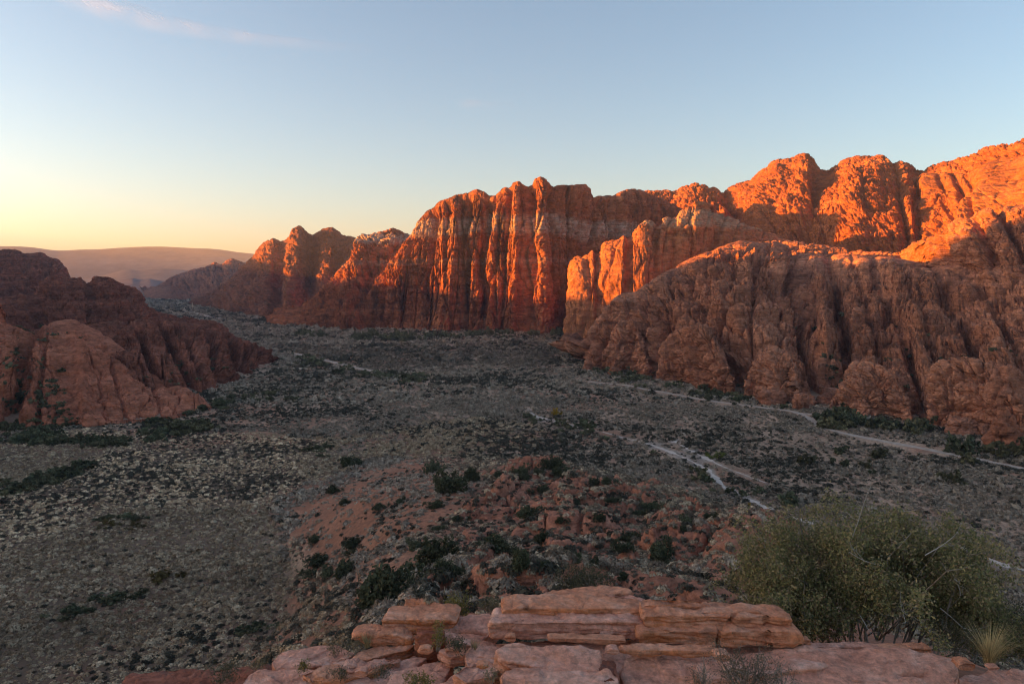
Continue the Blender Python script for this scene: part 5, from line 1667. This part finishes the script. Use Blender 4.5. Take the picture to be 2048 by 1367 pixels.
# --- front boulders
rock('boulder', 'big rounded boulder with a pale lichen spot at the front of the ledge', [(992, 1302), (1008, 1290), (1040, 1288), (1110, 1292), (1170, 1293), (1200, 1302), (1207, 1325), (1198, 1344), (1160, 1347), (1110, 1342), (1060, 1330), (1010, 1320)], 7.9, 0.7, None, 15, 1.2, flat=0.45, thick=0.35)
rock('sandstone_slab', 'flat shelf under the big rounded boulder, cut by the lower frame edge', box(1000, 1338, 1240, 1400), 7.4, 0.6, None, 16, flat=0.5, thick=0.2)
rock('boulder', 'smooth boulder right of the big one, cut by the lower frame edge', [(1243, 1345), (1248, 1315), (1275, 1303), (1310, 1302), (1335, 1314), (1390, 1318), (1412, 1338), (1415, 1400), (1250, 1400)], 7.8, 0.7, None, 17, 0.9, flat=0.5, thick=0.3)
rock('sandstone_slab', 'long thin shelf below the right-hand orange pile', [(1236, 1294), (1245, 1288), (1320, 1288), (1420, 1293), (1440, 1299), (1400, 1310), (1370, 1312), (1300, 1302), (1245, 1300)], 8.2, 0.8, M_ledge_o, 18, 0.8)
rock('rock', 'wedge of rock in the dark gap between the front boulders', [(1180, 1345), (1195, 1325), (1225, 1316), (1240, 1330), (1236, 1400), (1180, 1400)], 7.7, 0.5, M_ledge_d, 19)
# --- broad slab on the right
rock('sandstone_slab', 'broad smooth pinkish slab filling the lower right of the ledge', [(1440, 1312), (1490, 1300), (1640, 1290), (1760, 1296), (1880, 1304), (1914, 1310), (1921, 1420), (1700, 1420), (1560, 1420), (1480, 1380)], 7.7, 1.5, None, 20, 1.0, lean=0.02, drop=0.05, groove=0.3, m=220, cuts=((1590, 1325, 1640, 1380), (1800, 1345, 1850, 1347)), flat=1.1, thick=0.3)
rock('sandstone_slab', 'low flat ledge strip under the big bush', box(1622, 1284, 1760, 1301), 9.0, 0.5, None, 21, 0.7)
rock('sandstone_slab', 'reddish flat ledge strip right of the strip under the big bush', box(1742, 1284, 1862, 1303, 2), 9.05, 0.5, M_ledge_o, 22, 0.7)
rock('sandstone_slab', 'low slab in the lower right corner', [(1915, 1352), (1950, 1342), (2060, 1338), (2110, 1345), (2110, 1420), (1920, 1420)], 7.9, 0.8, None, 24, flat=0.7, thick=0.2)
# --- stepped slabs on the left
rock('sandstone_slab', 'pale tilted slab at the upper left of the stepped rocks', [(541, 1326), (556, 1308), (600, 1294), (650, 1289), (684, 1290), (712, 1304), (690, 1322), (650, 1330), (590, 1340), (550, 1338)], 9.4, 0.5, None, 25, 1.0, flat=0.6, thick=0.14)
rock('sandstone_slab', 'wedge shaped slab with an orange underside left of the rounded rock', [(700, 1316), (712, 1303), (745, 1292), (800, 1288), (830, 1288), (812, 1300), (770, 1308), (735, 1318), (706, 1322)], 8.9, 0.5, M_ledge_o, 26, flat=0.5, thick=0.18)
rock('sandstone_slab', 'long low slab at the lower left end of the ledge, cut by the frame', [(484, 1367), (495, 1348), (530, 1336), (600, 1334), (660, 1338), (690, 1346), (660, 1372), (560, 1400), (488, 1400)], 8.6, 0.6, None, 27, 1.0, flat=0.6, thick=0.2)
rock('sandstone_slab', 'pale slab leaning up to the right in the middle of the stepped rocks', [(668, 1400), (700, 1365), (740, 1338), (790, 1322), (840, 1312), (855, 1314), (820, 1345), (790, 1400)], 8.3, 0.5, None, 28, 1.0, flat=0.9, thick=0.2)
rock('sandstone_slab', 'large pale slab with a dark pocket in the stepped rocks', [(772, 1372), (785, 1350), (820, 1333), (870, 1322), (910, 1318), (902, 1335), (880, 1372), (860, 1400), (780, 1400)], 8.1, 0.55, None, 29, 1.0, flat=0.8, thick=0.2)
rock('sandstone_slab', 'triangular slab at the lower frame edge left of the big boulder', [(862, 1400), (880, 1368), (905, 1350), (925, 1342), (945, 1352), (958, 1375), (940, 1400)], 7.8, 0.5, None, 30, 0.9, flat=0.6, thick=0.2)
rock('rock', 'small pale rock between the stepped slabs', [(640, 1332), (660, 1318), (700, 1312), (712, 1322), (700, 1338), (665, 1346)], 8.8, 0.4, None, 31)
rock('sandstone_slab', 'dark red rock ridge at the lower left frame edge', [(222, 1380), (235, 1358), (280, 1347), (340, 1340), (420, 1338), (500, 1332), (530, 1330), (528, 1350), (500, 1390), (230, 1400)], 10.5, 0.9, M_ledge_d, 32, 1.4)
rock('sandstone_slab', 'low ledge closing the back of the ledge under the stepped slabs', [(930, 1310), (945, 1295), (985, 1290), (1000, 1300), (1000, 1330), (960, 1345), (935, 1335)], 8.2, 0.5, None, 33, flat=0.5, thick=0.2)
rock('sandstone_slab', 'low bedrock shelf between the front boulders and the layered piles', [(930, 1300), (960, 1284), (1100, 1280), (1300, 1280), (1500, 1288), (1640, 1296), (1660, 1330), (1500, 1350), (1200, 1350), (980, 1345)], 8.15, 0.9, None, 35, flat=1.0, thick=0.35, m=240)
for i, (lab, ol, yy, fl) in enumerate((
        ('thin pale flake lying across the lower left stepped slabs', [(600, 1347), (640, 1330), (720, 1325), (762, 1337), (700, 1356), (622, 1364)], 8.45, 0.5),
        ('thin slab at the lower frame edge under the leaning pale slab', [(560, 1400), (590, 1362), (660, 1349), (735, 1351), (762, 1372), (720, 1400)], 8.2, 0.5),
        ('jagged flake just left of the big rounded boulder', [(905, 1347), (930, 1326), (975, 1317), (1006, 1329), (985, 1352), (930, 1363)], 7.95, 0.45),
        ('small plate below the left end of the layered pile', [(952, 1312), (985, 1297), (1035, 1291), (1056, 1302), (1012, 1317)], 8.4, 0.4),
        ('jagged plate behind the twiggy grey bush', [(1385, 1346), (1398, 1327), (1470, 1317), (1502, 1330), (1470, 1357), (1408, 1363)], 7.75, 0.45),
        ('small plate in front of the sloping slab', [(876, 1302), (908, 1290), (962, 1291), (952, 1306), (900, 1313)], 8.7, 0.35),
        ('thin broken cap on top of the layered pile', [(1076, 1190), (1106, 1177), (1180, 1171), (1246, 1175), (1262, 1186), (1180, 1192)], 9.75, 0.35),
        ('narrow splinter of rock below the wedge shaped slab', [(690, 1336), (722, 1322), (790, 1312), (806, 1318), (742, 1334), (700, 1343)], 8.7, 0.35))):
    rock('sandstone_slab', lab, ol, yy, 0.4, M_ledge if i % 3 else M_ledge_o, 101 + i, 1.0, flat=fl, thick=0.13, m=120)
# small stones lying about
for i, (u, v, w, yy) in enumerate(((1020, 1275, 22, 8.7), (930, 1290, 26, 8.8), (965, 1330, 24, 8.0), (905, 1300, 30, 8.6), (850, 1300, 24, 8.9), (1225, 1300, 26, 8.1), (1445, 1312, 34, 7.9), (1470, 1340, 40, 7.6), (1935, 1330, 40, 8.2), (1990, 1335, 26, 8.1), (640, 1355, 26, 8.5), (720, 1345, 30, 8.4))):
    h = 0.55 * w
    o_ = rock('stone', 'loose fist to head sized stone lying between the slabs of the ledge', [(u - w / 2, v), (u - w * 0.4, v - h * 0.6), (u, v - h), (u + w * 0.4, v - h * 0.7), (u + w / 2, v), (u + w * 0.3, v + h * 0.5), (u - w * 0.3, v + h * 0.45)], yy, w / FPX * yy, M_ledge if i % 2 else M_ledge_o, 60 + i, 0.7, m=60)
    tag(o_, None, 'stone', 'loose stones on the ledge')

# ------------------------------------------------------------------ plants of the ledge
LV = NT('shrub_leaf')
a_ = LV.n('ShaderNodeAttribute', attribute_name='tint')
M_lv = LV.done(a_.outputs['Color'], None, 0.7, 0.2, 0.3)
TW = NT('pale_twig')
M_twig = TW.done(TW.ramp(TW.noise(TW.coords(), 6.0, 3), [(0.35, (0.16, 0.13, 0.105)), (0.65, (0.34, 0.29, 0.25))]), None, 0.9, 0.1)


def branchy(g, roots, aim, levels, seg, r0, spread, kids, wander=0.25, lift=0.0):
    """grow branching twigs; returns segments and tip points"""
    segs, tips = [], []
    stack = [(np.array(p, float), np.array(a, float) / np.linalg.norm(a), r0, 0) for p, a in zip(roots, aim)]
    while stack:
        p, d, r, lv = stack.pop()
        L = seg[lv] * g.uniform(0.7, 1.25)
        n = 4
        for k_ in range(n):
            d = d + g.normal(size=3) * wander * 0.5 + np.array([0, 0, lift])
            d /= np.linalg.norm(d)
            q = p + d * L / n
            segs.append((p, q, r, r * 0.86))
            p, r = q, r * 0.86
            if lv > 0: tips.append((p.copy(), d.copy()))
            if lv < levels - 1 and k_ >= 1:
                for c_ in range(kids[lv]):
                    if g.random() < 0.75:
                        dd = d + g.normal(size=3) * spread
                        stack.append((p.copy(), dd / np.linalg.norm(dd), r * 0.62, lv + 1))
    return segs, tips


def leaves_at(g, tips, per, off, size, cols, drop=0.0):
    P_ = np.array([t[0] for t in tips])
    k_ = g.integers(0, len(P_), per)
    c = P_[k_] + g.normal(size=(per, 3)) * off
    a = g.normal(size=(per, 3)); a /= np.linalg.norm(a, axis=1, keepdims=True)
    b = np.cross(a, g.normal(size=(per, 3))); b /= np.linalg.norm(b, axis=1, keepdims=True) + 1e-6
    s = size * g.uniform(0.55, 1.25, per)[:, None]
    V = np.stack([c - a * s, c - b * s * 0.45, c + a * s, c + b * s * 0.45], 1).reshape(-1, 3)
    cols = np.array(cols)
    ci = cols[g.integers(0, len(cols), per)] * (1 + 0.2 * g.normal(size=per))[:, None].clip(-0.5, 0.6)
    return V, np.repeat(np.clip(ci, 0.004, 1), 4, axis=0)


def plant(name, label, cat, base, parts, group=None):
    e = bpy.data.objects.new(name, None)
    COL.objects.link(e)
    e.location = base
    for pn, me in parts: link(pn, me, e)
    return tag(e, label, cat, group)


# the large bush on the right
g = np.random.default_rng(2024)
BY = 10.6
b0 = at(1748, 1276, BY)
prof = np.array([(1488, 1185), (1500, 1140), (1530, 1085), (1570, 1062), (1620, 1050), (1650, 1030), (1690, 1022), (1730, 1040), (1790, 1048), (1840, 1042), (1880, 1035), (1920, 1055), (1950, 1080), (1968, 1120), (1990, 1160), (2012, 1200), (2000, 1245)])
pp = at(prof[:, 0], prof[:, 1], BY) - b0
roots, aim = [], []
for i in range(78):
    t = g.uniform(-1, 1)
    bx = 1.15 * t + g.normal() * 0.1
    by = g.normal() * 0.28
    q = np.interp(np.clip(0.5 + 0.5 * (t * 0.95 + g.normal() * 0.16), 0, 1), np.linspace(0, 1, len(pp)), np.arange(len(pp)))
    j = int(min(len(pp) - 2, q)); tgt = pp[j] + (pp[j + 1] - pp[j]) * (q - j)
    tgt = tgt + np.array([0, g.normal() * 0.75, 0])
    roots.append((bx * 0.9, by, 0.0)); aim.append((tgt - np.array([bx * 0.9, by, 0])))
segs, tips = [], []
for r_, a_ in zip(roots, aim):
    L = np.linalg.norm(a_) * g.uniform(0.5, 0.98)
    s_, t_ = branchy(g, [r_], [a_], 3, [L, L * 0.34, L * 0.17], 0.016, 0.75, [2, 2], 0.28)
    segs += s_; tips += t_
tz = np.array([t[0] for t in tips])
# keep the silhouette of the photograph: nothing far outside it
top = np.interp(tz[:, 0], pp[:, 0], pp[:, 2], left=0.3, right=0.2)
ok = (tz[:, 2] < top + 0.08) & (tz[:, 2] > 0.02)
tips = [t for t, o2 in zip(tips, ok) if o2]
segs = [s for s in segs if s[1][2] < np.interp(s[1][0], pp[:, 0], pp[:, 2], left=0.3, right=0.2) + 0.18]
sv, sf = tubes(segs, 3)
brm = mesh_np('branches', sv, sf, M_twig)
LC = [(0.398, 0.372, 0.153), (0.29, 0.296, 0.123), (0.542, 0.465, 0.219), (0.651, 0.507, 0.266), (0.217, 0.228, 0.105), (0.452, 0.338, 0.209)]
V, Cc = leaves_at(g, tips, 150000, 0.065, 0.026, LC)
lvm = mesh_np('foliage', V, np.arange(len(V)).reshape(-1, 4), M_lv, False, None, Cc)
# a few bleached dead boughs
dsegs = []
for (u0, v0, u1, v1, dy) in ((1700, 1085, 1728, 990, -0.5), (1850, 1110, 1905, 1092, -0.9), (1920, 1190, 1935, 1150, -0.9), (1720, 1230, 1740, 1260, -0.9), (1880, 1215, 1960, 1270, -0.8), (1800, 1160, 1790, 1250, -0.9), (1760, 1130, 1700, 1100, -0.9)):
    a0, a1 = at(u0, v0, BY + dy) - b0, at(u1, v1, BY + dy - 0.1) - b0
    s_, _ = branchy(g, [a0], [a1 - a0], 3, [np.linalg.norm(a1 - a0), 0.22, 0.12], 0.009, 0.6, [2, 1], 0.3)
    dsegs.append(s_)
DW = NT('bleached_wood')
M_dead = DW.done((0.42, 0.38, 0.34), None, 0.85, 0.1)
plant('large_shrub', 'large spreading olive green bush with bleached twigs standing behind the ledge on the right', 'bush', b0,
      [('branches', brm), ('foliage', lvm)] + [('dead_branch', mesh_np('dead_branch', *tubes(q_, 3), M_dead)) for q_ in dsegs])


def small_plant(name, label, cat, u, v, wpx, hpx, Y, n, cols, leaf=0.012, twig=0.004, seed=0, nleaf=900, splay=0.6, off=0.02, group=None, twmat=None):
    g = np.random.default_rng(seed)
    b = at(u, v, Y)
    W, Hh = wpx / FPX * Y * 0.5, hpx / FPX * Y
    segs, tips = [], []
    for i in range(n):
        th = g.uniform(0, 6.28); rr_ = math.sqrt(g.random())
        a = np.array([math.cos(th) * rr_ * W, math.sin(th) * rr_ * W, Hh * (1 - 0.35 * rr_ ** 2)]) * g.uniform(0.75, 1.05)
        L = np.linalg.norm(a)
        s_, t_ = branchy(g, [np.array([a[0] * 0.25, a[1] * 0.25, -0.02])], [a * np.array([0.75, 0.75, 1])], 3, [L * 0.8, L * 0.32, L * 0.18], twig, splay, [2, 2], 0.25)
        segs += s_; tips += t_
    tips = [t for t in tips if t[0][2] < Hh * 1.08 and abs(t[0][0]) < W * 1.15] or tips
    segs = [s for s in segs if s[1][2] < Hh * 1.2 and abs(s[1][0]) < W * 1.3] or segs
    sv, sf = tubes(segs, 3)
    parts = [('stems', mesh_np('stems', sv, sf, twmat or M_twig))]
    if nleaf:
        V, Cc = leaves_at(g, tips, nleaf, off, leaf, cols)
        parts.append(('foliage', mesh_np('foliage', V, np.arange(len(V)).reshape(-1, 4), M_lv, False, None, Cc)))
    return plant(name, label, cat, b, parts, group)


YC = [(0.36, 0.29, 0.05), (0.30, 0.25, 0.06), (0.42, 0.35, 0.09), (0.2, 0.18, 0.06)]
SC_ = [(0.34, 0.27, 0.13), (0.28, 0.22, 0.11), (0.4, 0.33, 0.18)]
GC = [(0.15, 0.155, 0.08), (0.11, 0.12, 0.06), (0.2, 0.18, 0.1)]
small_plant('rabbitbrush', 'yellow flowering bush behind the sloping slab', 'bush', 918, 1238, 56, 52, 10.2, 16, YC, 0.016, 0.004, 1, 1700, 0.5, 0.03)
small_plant('rabbitbrush', 'pale beige seeded bush right of the yellow one', 'bush', 978, 1228, 50, 38, 10.3, 12, SC_, 0.013, 0.004, 2, 900, 0.5, 0.03)
small_plant('rabbitbrush', 'slender yellow plant in front of the sloping slab', 'bush', 874, 1298, 44, 62, 8.7, 9, YC, 0.012, 0.004, 3, 700, 0.4, 0.02)
small_plant('grass_clump', 'low green grass beside the slender yellow plant', 'bush', 905, 1300, 60, 22, 8.6, 14, GC, 0.011, 0.003, 4, 900, 0.6, 0.03)
small_plant('rabbitbrush', 'yellow tuft on the pale tilted slab at left', 'bush', 606, 1340, 30, 24, 8.8, 8, YC, 0.011, 0.003, 5, 500, 0.5, 0.02)
small_plant('rabbitbrush', 'yellow bush at the lower frame edge among the stepped slabs', 'bush', 838, 1378, 56, 36, 7.6, 12, YC, 0.012, 0.004, 6, 1000, 0.5, 0.025)
small_plant('sagebrush', 'dry straw coloured bush left of the wedge slab', 'bush', 722, 1306, 60, 40, 9.3, 14, SC_, 0.011, 0.004, 7, 700, 0.5, 0.03)
small_plant('sagebrush', 'beige plant on top of the pale tilted slab', 'bush', 672, 1312, 40, 28, 9.5, 9, SC_, 0.011, 0.003, 8, 500, 0.5, 0.03)
small_plant('sagebrush', 'dark green plant in the crack between the stepped slabs', 'bush', 676, 1352, 38, 24, 8.5, 8, GC, 0.011, 0.003, 9, 500, 0.5, 0.03)
small_plant('sagebrush', 'dark green plant along the crack of the leaning slab', 'bush', 762, 1352, 46, 22, 8.15, 9, GC, 0.01, 0.003, 10, 600, 0.6, 0.03)
small_plant('sagebrush', 'tan plant in the gap left of the big boulder', 'bush', 984, 1362, 34, 34, 7.7, 8, SC_, 0.01, 0.003, 11, 400, 0.5, 0.02)
small_plant('sagebrush', 'grey green bush on the dark rock at the lower left frame edge', 'bush', 440, 1362, 90, 34, 10.3, 14, GC, 0.014, 0.004, 12, 1200, 0.6, 0.04)
small_plant('sagebrush', 'straw tuft at the end of the dark rock on the left', 'bush', 512, 1340, 36, 22, 10.2, 8, SC_, 0.012, 0.003, 13, 400, 0.5, 0.03)
TWC = [(0.22, 0.19, 0.11), (0.17, 0.15, 0.09), (0.27, 0.2, 0.13), (0.3, 0.22, 0.14)]
small_plant('blackbrush', 'twiggy grey bush with bare branches at the lower frame edge right of centre', 'bush', 1490, 1385, 150, 92, 7.0, 26, TWC, 0.010, 0.0075, 14, 2600, 0.6, 0.03)
small_plant('blackbrush', 'smaller bare twiggy bush left of the twiggy grey bush', 'bush', 1405, 1385, 70, 74, 6.9, 12, TWC, 0.009, 0.0075, 15, 350, 0.6, 0.02)
small_plant('blackbrush', 'thin reddish twigs right of the twiggy grey bush', 'bush', 1560, 1390, 90, 66, 6.8, 14, TWC, 0.009, 0.007, 16, 500, 0.6, 0.02)
small_plant('large_shrub', 'blurred grey green bush cut by the right frame edge', 'bush', 2035, 1312, 130, 100, 11.2, 34, [(0.12, 0.115, 0.06), (0.09, 0.09, 0.05), (0.15, 0.13, 0.08)], 0.02, 0.006, 17, 5000, 0.55, 0.06)
small_plant('blackbrush', 'dark low bush under the right side of the large bush', 'bush', 1900, 1290, 130, 50, 9.6, 22, GC, 0.014, 0.005, 18, 2200, 0.6, 0.05)
small_plant('blackbrush', 'olive bush with pale leaves on the knoll just behind the layered pile', 'bush', 1168, 1192, 110, 60, 26.0, 24, [(0.15, 0.145, 0.08), (0.11, 0.11, 0.06), (0.19, 0.17, 0.1)], 0.045, 0.012, 19, 3000, 0.5, 0.12)


def grass(name, label, u, v, Y, n, h, spread, col, seed):
    g = np.random.default_rng(seed)
    b = at(u, v, Y)
    V, F, C = [], [], []
    for i in range(n):
        th = g.uniform(0, 6.28)
        a = np.array([math.cos(th), math.sin(th), 0.0])
        sp = spread * g.random() ** 0.7
        L = h * g.uniform(0.5, 1.05)
        p0 = a * 0.05 * g.random()
        side = np.array([-a[1], a[0], 0]) * 0.0028
        k0 = len(V)
        for q in range(5):
            t = q / 4
            c = p0 + a * sp * L * t ** 1.6 + np.array([0, 0, L * (t - 0.25 * sp * t * t)])
            w = (1 - t) ** 0.6
            V += [c - side * w, c + side * w]
        for q in range(4): F.append((k0 + 2 * q, k0 + 2 * q + 1, k0 + 2 * q + 3, k0 + 2 * q + 2))
        cc = np.array(col) * g.uniform(0.6, 1.25)
        C += [cc * (0.75 + 0.1 * q_) for q_ in range(5) for _ in (0, 1)]
    o = link(name, mesh_np(name, np.array(V), np.array(F), M_lv, False, None, np.array(C)), loc=b)
    return tag(o, label, 'grass')


grass('bunch_grass', 'dry golden bunch grass at the right end of the ledge', 1978, 1330, 8.3, 340, 0.55, 0.85, (0.55, 0.41, 0.2), 31)
grass('bunch_grass', 'small dry grass beside the slender yellow plant', 950, 1298, 8.6, 60, 0.14, 0.9, (0.34, 0.26, 0.13), 32)
grass('bunch_grass', 'thin dry grass on the left rocks below the block', 735, 1292, 9.2, 90, 0.2, 0.8, (0.34, 0.27, 0.14), 33)
